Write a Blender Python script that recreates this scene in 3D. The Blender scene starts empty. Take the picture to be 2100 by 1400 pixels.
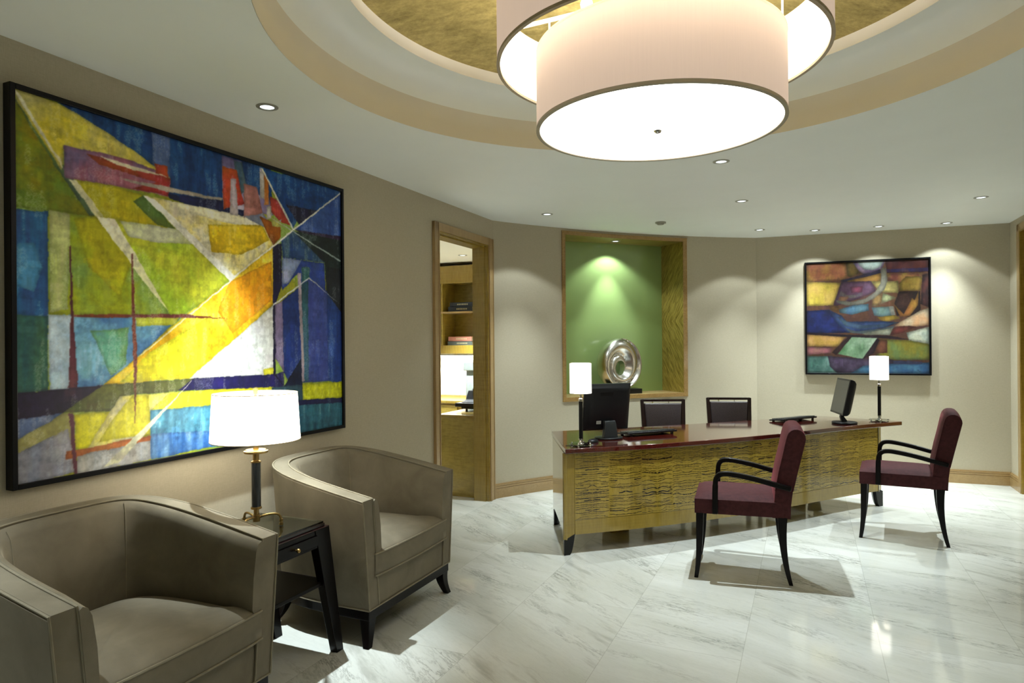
import bpy, bmesh, math, random
import numpy as np
from mathutils import Vector, Matrix

random.seed(7)
S = bpy.context.scene
COL = S.collection
R = math.radians
PI = math.pi

# ------------------------------------------------------------------ camera, world, exposure
_roll = R(-0.46); _pit = R(0.03)
_f = Vector((0, math.cos(_pit), math.sin(_pit)))
_u0 = Vector((0, -math.sin(_pit), math.cos(_pit)))
_r0 = Vector((1, 0, 0))
_r = _r0 * math.cos(_roll) + _u0 * math.sin(_roll)
_u = _u0 * math.cos(_roll) - _r0 * math.sin(_roll)
cam_d = bpy.data.cameras.new('camera')
cam_d.sensor_width = 36.0
cam_d.lens = 36.0 * 1367.0 / 2100.0
cam_d.clip_start = 0.05
cam = bpy.data.objects.new('camera', cam_d)
COL.objects.link(cam)
M = Matrix(((_r.x, _u.x, -_f.x, 0), (_r.y, _u.y, -_f.y, 0), (_r.z, _u.z, -_f.z, 1.5), (0, 0, 0, 1)))
cam.matrix_world = M
S.camera = cam

S.view_settings.view_transform = 'Standard'
S.view_settings.look = 'None'
S.view_settings.gamma = 1.0
S.view_settings.use_curve_mapping = False
S.view_settings.exposure = 0.50
S.cycles.max_bounces = 8
S.cycles.diffuse_bounces = 5
S.cycles.glossy_bounces = 4
S.cycles.transmission_bounces = 6
S.cycles.sample_clamp_indirect = 6.0
S.cycles.use_denoising = True
try:
    S.cycles.denoiser = 'OPENIMAGEDENOISE'
except Exception:
    pass
S.cycles.caustics_reflective = False
S.cycles.caustics_refractive = False

wd = bpy.data.worlds.new('world')
S.world = wd
wd.use_nodes = True
wd.node_tree.nodes['Background'].inputs[0].default_value = (0.9, 0.95, 0.9, 1)
wd.node_tree.nodes['Background'].inputs[1].default_value = 0.02

# light strengths, all in one place
P_DOWN = 172.0      # watt of a general downlight
P_WASH = 138.0       # watt of a wall-wash downlight
P_NICHE = 50.0
E_DRUM = 2.7        # radiance of the drum lamp's diffuser
E_DRUM_IN = 0.62
E_DRUM_SIDE = 0.40
P_BULB = 6.0        # watt of each bulb inside the drum pendant
E_SHADE = 5.5
E_DESK_SHADE = 3.2
C_COOL = (0.86, 0.975, 1.0)
C_WARM = (1.0, 0.90, 0.74)

# ------------------------------------------------------------------ frames
YAW = R(23.92)
UX, UY = math.sin(YAW), math.cos(YAW)       # along the left wall
ROTL = R(90 - 23.92)                        # local x = along the left wall, local y = into that wall
def SM(s, m, z=0.0):
    """s along the left wall, m towards it -> world"""
    return Vector((UX * s - UY * m, UY * s + UX * m, z))
ZC = 2.665                                  # ceiling
WL = 2.757                                  # left wall surface (m)
ARC_C = (3.6752, 1.257); ARC_R = 6.423      # curved rear wall
def arc(th, dr=0.0, z=0.0):
    return Vector((ARC_C[0] + (ARC_R + dr) * math.cos(th), ARC_C[1] + (ARC_R + dr) * math.sin(th), z))
def arc_th(x, y):
    return math.atan2(y - ARC_C[1], x - ARC_C[0])
CEN = (0.575, 2.60)                         # centre of the ceiling rotunda
K1 = SM(5.764, WL); K2 = Vector((2.798, 7.623, 0)); K3 = SM(8.2356, -1.882)

# ------------------------------------------------------------------ mesh builder
class MB:
    def __init__(self):
        self.bm = bmesh.new()
    def face(self, pts):
        vs = [self.bm.verts.new(p) for p in pts]
        return self.bm.faces.new(vs)
    def box(self, x0, x1, y0, y1, z0, z1):
        return self.prism([(x0, y0), (x1, y0), (x1, y1), (x0, y1)], z0, z1)
    def prism(self, poly, z0, z1):
        b = [self.bm.verts.new((p[0], p[1], z0)) for p in poly]
        t = [self.bm.verts.new((p[0], p[1], z1)) for p in poly]
        n = len(poly)
        for i in range(n):
            j = (i + 1) % n
            self.bm.faces.new((b[i], b[j], t[j], t[i]))
        self.bm.faces.new(b[::-1]); self.bm.faces.new(t)
        return self
    def prism_y(self, poly, y0, y1):
        """poly in x,z extruded along y"""
        b = [self.bm.verts.new((p[0], y0, p[1])) for p in poly]
        t = [self.bm.verts.new((p[0], y1, p[1])) for p in poly]
        n = len(poly)
        for i in range(n):
            j = (i + 1) % n
            self.bm.faces.new((b[i], b[j], t[j], t[i]))
        self.bm.faces.new(b[::-1]); self.bm.faces.new(t)
        return self
    def loft(self, rings, caps=True, closed=True, loop=False):
        vr = [[self.bm.verts.new(p) for p in r] for r in rings]
        n = len(vr[0])
        pairs = list(zip(vr[:-1], vr[1:]))
        if loop: pairs.append((vr[-1], vr[0]))
        for a, b in pairs:
            for i in range(n if closed else n - 1):
                j = (i + 1) % n
                self.bm.faces.new((a[i], a[j], b[j], b[i]))
        if caps and not loop and closed:
            self.bm.faces.new(vr[0][::-1]); self.bm.faces.new(vr[-1])
        return self
    def lathe(self, prof, cx=0, cy=0, n=32, cap0=True, cap1=True):
        rings = [[(cx + r * math.cos(2 * PI * k / n), cy + r * math.sin(2 * PI * k / n), z) for k in range(n)] for r, z in prof]
        vr = [[self.bm.verts.new(p) for p in r] for r in rings]
        for a, b in zip(vr[:-1], vr[1:]):
            for i in range(n):
                j = (i + 1) % n
                self.bm.faces.new((a[i], a[j], b[j], b[i]))
        if cap0: self.bm.faces.new(vr[0][::-1])
        if cap1: self.bm.faces.new(vr[-1])
        return self
    def tube(self, pts, rad, n=8, loop=False, caps=True):
        pts = [Vector(p) for p in pts]
        m = len(pts)
        rr = rad if isinstance(rad, (list, tuple)) else [rad] * m
        rings = []
        prev = None
        for i, p in enumerate(pts):
            if loop: t = pts[(i + 1) % m] - pts[i - 1]
            else: t = pts[min(i + 1, m - 1)] - pts[max(i - 1, 0)]
            t.normalize()
            if prev is None:
                a = Vector((0, 0, 1)) if abs(t.z) < 0.9 else Vector((1, 0, 0))
                nn = t.cross(a).normalized()
            else:
                nn = (prev - t * prev.dot(t)).normalized()
            prev = nn
            bb = t.cross(nn)
            rings.append([p + (nn * math.cos(2 * PI * k / n) + bb * math.sin(2 * PI * k / n)) * rr[i] for k in range(n)])
        return self.loft(rings, caps=caps, loop=loop)
    def bar(self, pts, w, h, side=(0, 1, 0)):
        """rectangular bar along pts; w along `side`, h across"""
        pts = [Vector(p) for p in pts]; side = Vector(side).normalized()
        m = len(pts)
        ww = w if isinstance(w, (list, tuple)) else [w] * m
        hh = h if isinstance(h, (list, tuple)) else [h] * m
        rings = []
        for i, p in enumerate(pts):
            t = (pts[min(i + 1, m - 1)] - pts[max(i - 1, 0)]).normalized()
            n = t.cross(side).normalized()
            a = side * ww[i] / 2; b = n * hh[i] / 2
            rings.append([p - a - b, p + a - b, p + a + b, p - a + b])
        return self.loft(rings)
    def sphere(self, c, r, n=12, sz=1.0):
        prof = [(max(1e-4, r * math.sin(PI * k / n)), c[2] - r * sz * math.cos(PI * k / n)) for k in range(n + 1)]
        return self.lathe(prof, c[0], c[1], n * 2)
    def build(self, name, mat, parent=None, bevel=0.0, smooth=False, seg=2, loc=None, rotz=0.0, angle=35):
        bmesh.ops.recalc_face_normals(self.bm, faces=self.bm.faces)
        me = bpy.data.meshes.new(name)
        self.bm.to_mesh(me); self.bm.free()
        o = bpy.data.objects.new(name, me)
        COL.objects.link(o)
        if mat: me.materials.append(mat)
        if parent: o.parent = parent
        if loc is not None: o.location = loc
        if rotz: o.rotation_euler = (0, 0, rotz)
        if bevel:
            b = o.modifiers.new('bevel', 'BEVEL'); b.width = bevel; b.segments = seg
            b.limit_method = 'ANGLE'; b.angle_limit = R(35); b.harden_normals = False
        if smooth or bevel:
            me.polygons.foreach_set('use_smooth', [True] * len(me.polygons))
            try:
                me.set_sharp_from_angle(angle=R(angle))
            except Exception:
                pass
        return o

def empty(name, loc, rotz=0.0, label=None, cat=None, group=None):
    o = bpy.data.objects.new(name, None)
    COL.objects.link(o)
    o.empty_display_size = 0.1
    o.location = loc; o.rotation_euler = (0, 0, rotz)
    tag(o, label, cat, group)
    return o
def tag(o, label=None, cat=None, group=None, kind=None):
    if label: o['label'] = label
    if cat: o['category'] = cat
    if group: o['group'] = group
    if kind: o['kind'] = kind
    return o
def struct(o): o['kind'] = 'structure'; return o
def copy_tree(o, parent=None):
    c = o.copy(); COL.objects.link(c)
    if parent is not None: c.parent = parent
    for ch in list(o.children): copy_tree(ch, c)
    return c
def catmull(pts, n=8):
    pts = [Vector(p) for p in pts]
    out = []
    P = [pts[0] * 2 - pts[1]] + pts + [pts[-1] * 2 - pts[-2]]
    for i in range(1, len(P) - 2):
        for k in range(n):
            t = k / n
            p0, p1, p2, p3 = P[i - 1], P[i], P[i + 1], P[i + 2]
            out.append(0.5 * ((2 * p1) + (p2 - p0) * t + (2 * p0 - 5 * p1 + 4 * p2 - p3) * t * t + (3 * p1 - p0 - 3 * p2 + p3) * t ** 3))
    out.append(pts[-1])
    return out

# ------------------------------------------------------------------ materials
def lin(c):
    return tuple(((v / 255) / 12.92 if v / 255 <= 0.04045 else (((v / 255) + 0.055) / 1.055) ** 2.4) for v in c)
class NT:
    def __init__(self, name):
        self.m = bpy.data.materials.new(name); self.m.use_nodes = True
        self.t = self.m.node_tree; self.n = self.t.nodes
        self.b = self.n['Principled BSDF']
        self.out = self.n['Material Output']
    def add(self, typ, **kw):
        n = self.n.new(typ)
        for k, v in kw.items():
            if k.startswith('i_'):
                key = k[2:]
                key = int(key) if key.isdigit() else key.replace('_', ' ')
                n.inputs[key].default_value = v
            else: setattr(n, k, v)
        return n
    def link(self, a, b): self.t.links.new(a, b)
    def math(self, op, a, b=None, c=None):
        n = self.n.new('ShaderNodeMath'); n.operation = op
        for i, v in enumerate((a, b, c)):
            if v is None: continue
            if isinstance(v, (int, float)): n.inputs[i].default_value = v
            else: self.link(v, n.inputs[i])
        return n.outputs[0]
    def coord(self, kind='Object', scale=(1, 1, 1), rot=(0, 0, 0), loc=(0, 0, 0)):
        tc = self.n.new('ShaderNodeTexCoord'); mp = self.n.new('ShaderNodeMapping')
        mp.inputs['Scale'].default_value = scale; mp.inputs['Rotation'].default_value = rot; mp.inputs['Location'].default_value = loc
        self.link(tc.outputs[kind], mp.inputs['Vector'])
        return mp.outputs[0]
    def noise(self, vec, scale, detail=3, rough=0.5, dist=0.0):
        n = self.add('ShaderNodeTexNoise'); n.inputs['Scale'].default_value = scale
        n.inputs['Detail'].default_value = detail; n.inputs['Roughness'].default_value = rough
        n.inputs['Distortion'].default_value = dist
        if vec is not None: self.link(vec, n.inputs['Vector'])
        return n.outputs['Fac']
    def ramp(self, fac, stops):
        r = self.n.new('ShaderNodeValToRGB'); e = r.color_ramp.elements
        while len(e) < len(stops): e.new(0.5)
        for k, (p, c) in enumerate(stops):
            e[k].position = p; e[k].color = (*c, 1) if len(c) == 3 else c
        self.link(fac, r.inputs[0])
        return r.outputs[0]
    def mix(self, fac, a, b, mode='MIX'):
        n = self.n.new('ShaderNodeMix'); n.data_type = 'RGBA'; n.blend_type = mode
        for key, v in (('Factor', fac), ('A', a), ('B', b)):
            idx = {'Factor': 0, 'A': 6, 'B': 7}[key]
            if isinstance(v, (int, float)): n.inputs[idx].default_value = v
            elif isinstance(v, tuple): n.inputs[idx].default_value = (*v, 1)
            else: self.link(v, n.inputs[idx])
        return n.outputs[2]
    def bump(self, h, strength=0.2, dist=0.01):
        b = self.add('ShaderNodeBump'); b.inputs['Strength'].default_value = strength; b.inputs['Distance'].default_value = dist
        self.link(h, b.inputs['Height']); self.link(b.outputs[0], self.b.inputs['Normal'])
    def base(self, c):
        if isinstance(c, tuple): self.b.inputs['Base Color'].default_value = (*c, 1)
        else: self.link(c, self.b.inputs['Base Color'])
    def set(self, **kw):
        for k, v in kw.items():
            self.b.inputs[k.replace('_', ' ')].default_value = v
        return self

def plain(name, c, rough=0.5, metal=0.0, var=0.06, nscale=25, coat=0.0, spec=0.5, bump=0.0):
    t = NT(name)
    v = t.coord()
    n = t.noise(v, nscale, 3)
    d = tuple(max(0, x * (1 - var)) for x in c); e = tuple(min(1, x * (1 + var)) for x in c)
    t.base(t.ramp(n, [(0.3, d), (0.7, e)]))
    t.set(Roughness=rough, Metallic=metal, Coat_Weight=coat, Specular_IOR_Level=spec)
    if bump: t.bump(n, bump, 0.003)
    return t.m

def emitter(name, c, strength, var=0.0):
    t = NT(name)
    t.base(tuple(c)); t.set(Roughness=0.8)
    t.b.inputs['Emission Color'].default_value = (*c, 1)
    t.b.inputs['Emission Strength'].default_value = strength
    return t.m

def wood(name, c1, c2, scale=(3, 3, 1), rough=0.25, coat=0.4, fig=0.35, rot=(0, 0, 0), coord='Object', spec=0.5):
    """straight grain stretched along the axis with the small scale, with a cross-grain shimmer figure"""
    t = NT(name)
    v = t.coord(coord, scale=scale, rot=rot)
    g = t.noise(v, 14, 5, 0.6, 0.3)
    fv = t.coord(coord, scale=(scale[2] * 1.0, scale[2] * 1.0, scale[0] * 3.0), rot=rot)
    f = t.noise(fv, 5, 2, 0.5, 0.6)
    big = t.noise(v, 2.0, 2, 0.5)
    k = t.math('ADD', t.math('MULTIPLY', g, 0.55), t.math('MULTIPLY', f, fig))
    k = t.math('ADD', k, t.math('MULTIPLY', big, 0.25))
    t.base(t.ramp(k, [(0.38, c1), (0.80, c2)]))
    t.set(Roughness=rough, Coat_Weight=coat, Coat_Roughness=0.08, Specular_IOR_Level=spec)
    return t.m

def m_wallcloth():
    t = NT('wall_cloth')
    v = t.coord(scale=(1, 1, 1))
    a = t.noise(t.coord(scale=(9, 9, 240)), 4, 3, 0.6)
    b = t.noise(t.coord(scale=(200, 200, 12)), 4, 2, 0.5)
    k = t.math('ADD', t.math('MULTIPLY', a, 0.6), t.math('MULTIPLY', b, 0.4))
    t.base(t.ramp(k, [(0.32, (0.425, 0.375, 0.275)), (0.68, (0.535, 0.48, 0.362))]))
    t.set(Roughness=0.85, Specular_IOR_Level=0.2)
    t.bump(k, 0.15, 0.002)
    return t.m

def m_marble():
    t = NT('marble_tiles')
    tc = t.n.new('ShaderNodeTexCoord'); sp = t.n.new('ShaderNodeSeparateXYZ')
    t.link(tc.outputs['Object'], sp.inputs[0])
    s, m = sp.outputs[0], sp.outputs[1]
    # rows along s, 0.609 wide in m, bricks 1.22 long, each row shifted
    rowf = t.math('DIVIDE', t.math('SUBTRACT', m, 0.2955), 0.609)
    row = t.math('FLOOR', rowf)
    ss = t.math('DIVIDE', t.math('SUBTRACT', t.math('SUBTRACT', s, 3.285), t.math('MULTIPLY', row, 0.385)), 1.22)
    col = t.math('FLOOR', ss)
    fr = t.math('SUBTRACT', rowf, row); fs = t.math('SUBTRACT', ss, col)
    er = t.math('MULTIPLY', t.math('MINIMUM', fr, t.math('SUBTRACT', 1.0, fr)), 0.609)
    es = t.math('MULTIPLY', t.math('MINIMUM', fs, t.math('SUBTRACT', 1.0, fs)), 1.22)
    edge = t.math('MINIMUM', er, es)
    joint = t.math('LESS_THAN', edge, 0.0016)
    cb = t.n.new('ShaderNodeCombineXYZ'); t.link(row, cb.inputs[0]); t.link(col, cb.inputs[1])
    wn = t.add('ShaderNodeTexWhiteNoise'); t.link(cb.outputs[0], wn.inputs['Vector'])
    rnd = wn.outputs['Value']; rc = t.n.new('ShaderNodeSeparateColor'); t.link(wn.outputs['Color'], rc.inputs[0])
    r2, r3 = rc.outputs[1], rc.outputs[2]
    # vein space: rotated, shifted per tile
    ang = t.math('ADD', -1.12, t.math('MULTIPLY', t.math('SUBTRACT', r2, 0.5), 0.5))
    ca, sa = t.math('COSINE', ang), t.math('SINE', ang)
    xs = t.math('SUBTRACT', t.math('MULTIPLY', s, ca), t.math('MULTIPLY', m, sa))
    ys = t.math('ADD', t.math('MULTIPLY', s, sa), t.math('MULTIPLY', m, ca))
    cv = t.n.new('ShaderNodeCombineXYZ')
    t.link(t.math('ADD', t.math('MULTIPLY', xs, 1.0), t.math('MULTIPLY', rnd, 37.0)), cv.inputs[0])
    t.link(t.math('ADD', t.math('MULTIPLY', ys, 5.5), t.math('MULTIPLY', r3, 53.0)), cv.inputs[1])
    vv = cv.outputs[0]
    fine = t.noise(vv, 5.5, 8, 0.70, 0.35)
    veins = t.ramp(t.math('ABSOLUTE', t.math('SUBTRACT', fine, 0.5)), [(0.0, (1, 1, 1)), (0.018, (0.35, 0.35, 0.35)), (0.055, (0, 0, 0))])
    patch = t.noise(vv, 1.1, 3, 0.55, 0.2)
    gate = t.ramp(t.math('ADD', patch, t.math('MULTIPLY', t.math('SUBTRACT', rnd, 0.5), 0.16)), [(0.50, (0, 0, 0)), (0.70, (1, 1, 1))])
    smear = t.ramp(t.math('ADD', t.noise(vv, 1.7, 5, 0.62, 0.15), t.math('MULTIPLY', t.math('SUBTRACT', r2, 0.5), 0.12)), [(0.59, (0, 0, 0)), (0.70, (1, 1, 1))])
    cloud = t.noise(vv, 0.8, 3, 0.5)
    basec = t.ramp(cloud, [(0.3, (0.58, 0.59, 0.54)), (0.7, (0.70, 0.71, 0.675))])
    tint = t.ramp(r3, [(0.0, (0.93, 0.93, 0.92)), (1.0, (1, 1, 1))])
    c = t.mix(1.0, basec, tint, 'MULTIPLY')
    vf = t.math('MULTIPLY', t.math('MULTIPLY', veins, t.math('ADD', 0.10, t.math('MULTIPLY', gate, 1.0))), 0.95)
    c = t.mix(vf, c, (0.20, 0.20, 0.175))
    c = t.mix(t.math('MULTIPLY', smear, t.math('ADD', 0.12, t.math('MULTIPLY', fine, 0.75))), c, (0.33, 0.325, 0.285))
    c = t.mix(t.math('MULTIPLY', joint, 0.45), c, (0.30, 0.30, 0.26))
    t.base(c)
    t.set(Roughness=0.07, Specular_IOR_Level=0.22)
    return t.m

def m_chevron():
    """figured veneer laid in a chevron: stripes run diagonally and mirror at mid height"""
    t = NT('chevron_figured_veneer')
    tc = t.n.new('ShaderNodeTexCoord'); sp = t.n.new('ShaderNodeSeparateXYZ'); t.link(tc.outputs['Object'], sp.inputs[0])
    d = t.math('ADD', t.math('MULTIPLY', sp.outputs[0], -0.3746), t.math('MULTIPLY', sp.outputs[1], 0.9272))
    e = t.math('ADD', t.math('MULTIPLY', sp.outputs[0], 0.9272), t.math('MULTIPLY', sp.outputs[1], 0.3746))
    zz = t.math('ABSOLUTE', t.math('SUBTRACT', sp.outputs[2], 1.72))
    q = t.math('ADD', t.math('MULTIPLY', t.math('ADD', d, t.math('MULTIPLY', e, 0.5)), 0.80), t.math('MULTIPLY', zz, 0.55))
    p = t.math('SUBTRACT', t.math('MULTIPLY', d, 0.55), t.math('MULTIPLY', zz, 0.80))
    cb = t.n.new('ShaderNodeCombineXYZ'); t.link(t.math('MULTIPLY', q, 26.0), cb.inputs[0]); t.link(t.math('MULTIPLY', p, 3.0), cb.inputs[1])
    n = t.noise(cb.outputs[0], 2.4, 4, 0.6, 0.5)
    t.base(t.ramp(n, [(0.34, (0.14, 0.095, 0.010)), (0.66, (0.42, 0.31, 0.065))]))
    t.set(Roughness=0.3, Coat_Weight=0.3, Coat_Roughness=0.1)
    return t.m

def m_crackle():
    """book-matched golden veneer with dark broken cracks; UV = metres along the panel, height"""
    t = NT('crackle_veneer')
    tc = t.n.new('ShaderNodeTexCoord'); sp = t.n.new('ShaderNodeSeparateXYZ'); t.link(tc.outputs['UV'], sp.inputs[0])
    u, v = sp.outputs[0], sp.outputs[1]
    W = 0.128
    col = t.math('FLOOR', t.math('DIVIDE', u, W))
    g = t.noise(t.coord('UV', scale=(60, 5, 1)), 3, 3, 0.5)
    wn = t.add('ShaderNodeTexWhiteNoise', noise_dimensions='1D'); t.link(col, wn.inputs['W'])
    k = t.math('ADD', t.math('MULTIPLY', g, 0.7), t.math('MULTIPLY', wn.outputs['Value'], 0.3))
    b = t.ramp(k, [(0.25, (0.25, 0.17, 0.018)), (0.75, (0.38, 0.265, 0.038))])
    t.base(b)
    t.set(Roughness=0.22, Coat_Weight=0.7, Coat_Roughness=0.04)
    return t.m

def velvet(name, c1, c2, sheen=0.35, scale=6, rough=0.75):
    t = NT(name)
    n = t.noise(t.coord(), scale, 4, 0.6, 0.4)
    w = t.noise(t.coord(scale=(1, 1, 1)), 420, 2, 0.5)
    k = t.math('ADD', t.math('MULTIPLY', n, 0.85), t.math('MULTIPLY', w, 0.15))
    t.base(t.ramp(k, [(0.32, c1), (0.68, c2)]))
    t.set(Roughness=rough, Sheen_Weight=sheen, Sheen_Roughness=0.35, Specular_IOR_Level=0.25)
    t.b.inputs['Sheen Tint'].default_value = (*[min(1, x * 2.2) for x in c2], 1)
    t.bump(w, 0.06, 0.001)
    return t.m

def glass(name, c, rough=0.0, alpha=None):
    t = NT(name)
    t.base(tuple(c)); t.set(Roughness=rough, Transmission_Weight=1.0, IOR=1.45)
    return t.m

def m_canvas():
    t = NT('painted_canvas')
    a = t.add('ShaderNodeVertexColor', layer_name='paint')
    n = t.noise(t.coord(scale=(1, 1, 1)), 260, 3, 0.6)
    n2 = t.noise(t.coord(scale=(30, 30, 30)), 3, 4, 0.65)
    c = t.mix(0.18, a.outputs[0], t.ramp(n2, [(0.3, (0.62, 0.62, 0.62)), (0.7, (1, 1, 1))]), 'MULTIPLY')
    t.base(c)
    t.set(Roughness=0.5, Specular_IOR_Level=0.3)
    t.bump(n, 0.2, 0.002)
    return t.m

def m_gold():
    t = NT('gold_leaf')
    n = t.noise(t.coord(scale=(1.6, 3.2, 1)), 4.5, 10, 0.78, 0.3)
    f = t.noise(t.coord(), 45, 4, 0.7)
    k = t.math('ADD', t.math('MULTIPLY', n, 0.75), t.math('MULTIPLY', f, 0.25))
    t.base(t.ramp(k, [(0.36, (0.22, 0.165, 0.045)), (0.66, (0.58, 0.46, 0.17))]))
    t.set(Roughness=0.55, Metallic=0.25)
    return t.m

def m_fabric_shade(name, c, strength, refl=1.0):
    t = NT(name)
    n = t.noise(t.coord(scale=(90, 90, 1.5)), 4, 3, 0.6)
    col = t.ramp(n, [(0.3, tuple(x * 0.93 for x in c)), (0.7, c)])
    t.base(tuple(x * refl for x in c) if refl < 1 else col)
    t.set(Roughness=0.9, Specular_IOR_Level=0.1)
    t.link(col, t.b.inputs['Emission Color'])
    t.b.inputs['Emission Strength'].default_value = strength
    return t.m

WALL = m_wallcloth()
CEIL = plain('ceiling_paint', (0.87, 0.90, 0.875), 0.6, var=0.01, nscale=3, spec=0.3)
CREAM = plain('cream_paint', (0.72, 0.68, 0.59), 0.6, var=0.02, nscale=3, spec=0.3)
OFFICE_W = plain('office_paint', (0.90, 0.89, 0.84), 0.7, var=0.01, nscale=3)
MARBLE = m_marble()
GOLD = m_gold()
OAK = wood('oak_trim', (0.33, 0.21, 0.085), (0.50, 0.345, 0.155), (6, 6, 0.5), 0.35, 0.3, 0.15)
OAK_H = wood('oak_trim_horizontal', (0.33, 0.21, 0.085), (0.50, 0.345, 0.155), (0.5, 6, 10), 0.35, 0.3, 0.15)
AMBER = wood('amber_veneer', (0.22, 0.135, 0.015), (0.36, 0.245, 0.045), (5, 5, 0.6), 0.25, 0.4, 0.3)
AMBER_D = wood('amber_figured_veneer', (0.17, 0.11, 0.010), (0.36, 0.25, 0.045), (7, 1.6, 1.6), 0.3, 0.3, 0.6, rot=(0, R(52), 0))
NICHE_W = m_chevron()
NICHE_C = wood('niche_casing_wood', (0.24, 0.13, 0.035), (0.42, 0.26, 0.09), (5, 5, 5), 0.35, 0.25, 0.4)
SATIN = wood('satinwood', (0.25, 0.165, 0.018), (0.36, 0.25, 0.036), (5, 5, 0.7), 0.22, 0.6, 0.2)
SATIN_GLOSS = wood('satinwood_lacquered', (0.29, 0.20, 0.032), (0.41, 0.30, 0.062), (5, 5, 0.7), 0.12, 1.0, 0.4)
MAHOG = wood('mahogany_lacquer', (0.050, 0.006, 0.004), (0.105, 0.014, 0.009), (1, 8, 8), 0.07, 1.0, 0.2)
EBONY = wood('dark_espresso_wood', (0.003, 0.002, 0.002), (0.008, 0.005, 0.004), (8, 8, 1), 0.3, 0.02, 0.1, spec=0.16)
EBONY_R = wood('dark_red_wood', (0.008, 0.002, 0.002), (0.020, 0.005, 0.005), (1, 8, 8), 0.25, 0.3, 0.1)
BLACK = plain('black_wood', (0.003, 0.003, 0.003), 0.35, var=0.1, spec=0.35)
BLACKP = plain('black_plastic', (0.004, 0.004, 0.005), 0.4, var=0.1, spec=0.35)
GREYP = plain('dark_grey_plastic', (0.016, 0.018, 0.019), 0.35, var=0.1, spec=0.4)
SCREEN = plain('grey_screen', (0.055, 0.055, 0.045), 0.35, var=0.04)
VELVET = velvet('taupe_velvet', (0.150, 0.127, 0.088), (0.225, 0.195, 0.140), 0.40, 5)
BURG = velvet('burgundy_chenille', (0.034, 0.006, 0.008), (0.068, 0.016, 0.018), 1.0, 40)
LEATHER = plain('dark_brown_leather', (0.035, 0.024, 0.025), 0.42, var=0.25, nscale=120, bump=0.3)
BRASS = plain('aged_brass', (0.40, 0.27, 0.10), 0.28, 1.0, var=0.12)
CHROME = plain('polished_chrome', (0.72, 0.72, 0.70), 0.12, 1.0, var=0.03)
SILVER = plain('silver_leaf', (0.72, 0.70, 0.66), 0.24, 1.0, var=0.08, nscale=9)
TRIMW = plain('downlight_trim', (0.34, 0.34, 0.29), 0.35, 0.3, var=0.03)
CRACKLE = m_crackle()
CRACK = plain('crack_fill', (0.010, 0.007, 0.004), 0.25, coat=0.6)
CANVAS = m_canvas()
GREENGL = plain('green_back_painted_glass', (0.31, 0.44, 0.155), 0.15, var=0.02, nscale=2, coat=0.25)
TGLASS = glass('clear_green_glass', (0.80, 0.95, 0.90))
CLEAR = glass('clear_glass_disc', (0.93, 0.98, 0.95))
PIPE_L = velvet('taupe_piping', (0.22, 0.19, 0.13), (0.28, 0.245, 0.175), 0.3, 20)
DRUM_DISC = emitter('drum_diffuser', (1.0, 0.985, 0.94), E_DRUM)
DRUM_SIDE = m_fabric_shade('peach_drum_fabric', (0.88, 0.68, 0.53), E_DRUM_SIDE, 0.42)
DRUM_IN = emitter('drum_lining_lit', (1.0, 0.97, 0.92), E_DRUM_IN)
DRUM_RIM = plain('taupe_rim_tape', (0.36, 0.31, 0.22), 0.7, var=0.05)
SHADE = m_fabric_shade('lit_linen_shade', (1.0, 0.94, 0.80), E_SHADE)
SHADE_D = m_fabric_shade('lit_white_shade', (1.0, 0.95, 0.86), E_DESK_SHADE)
LENS = emitter('downlight_lens', (0.86, 0.95, 1.0), 1.3)
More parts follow.
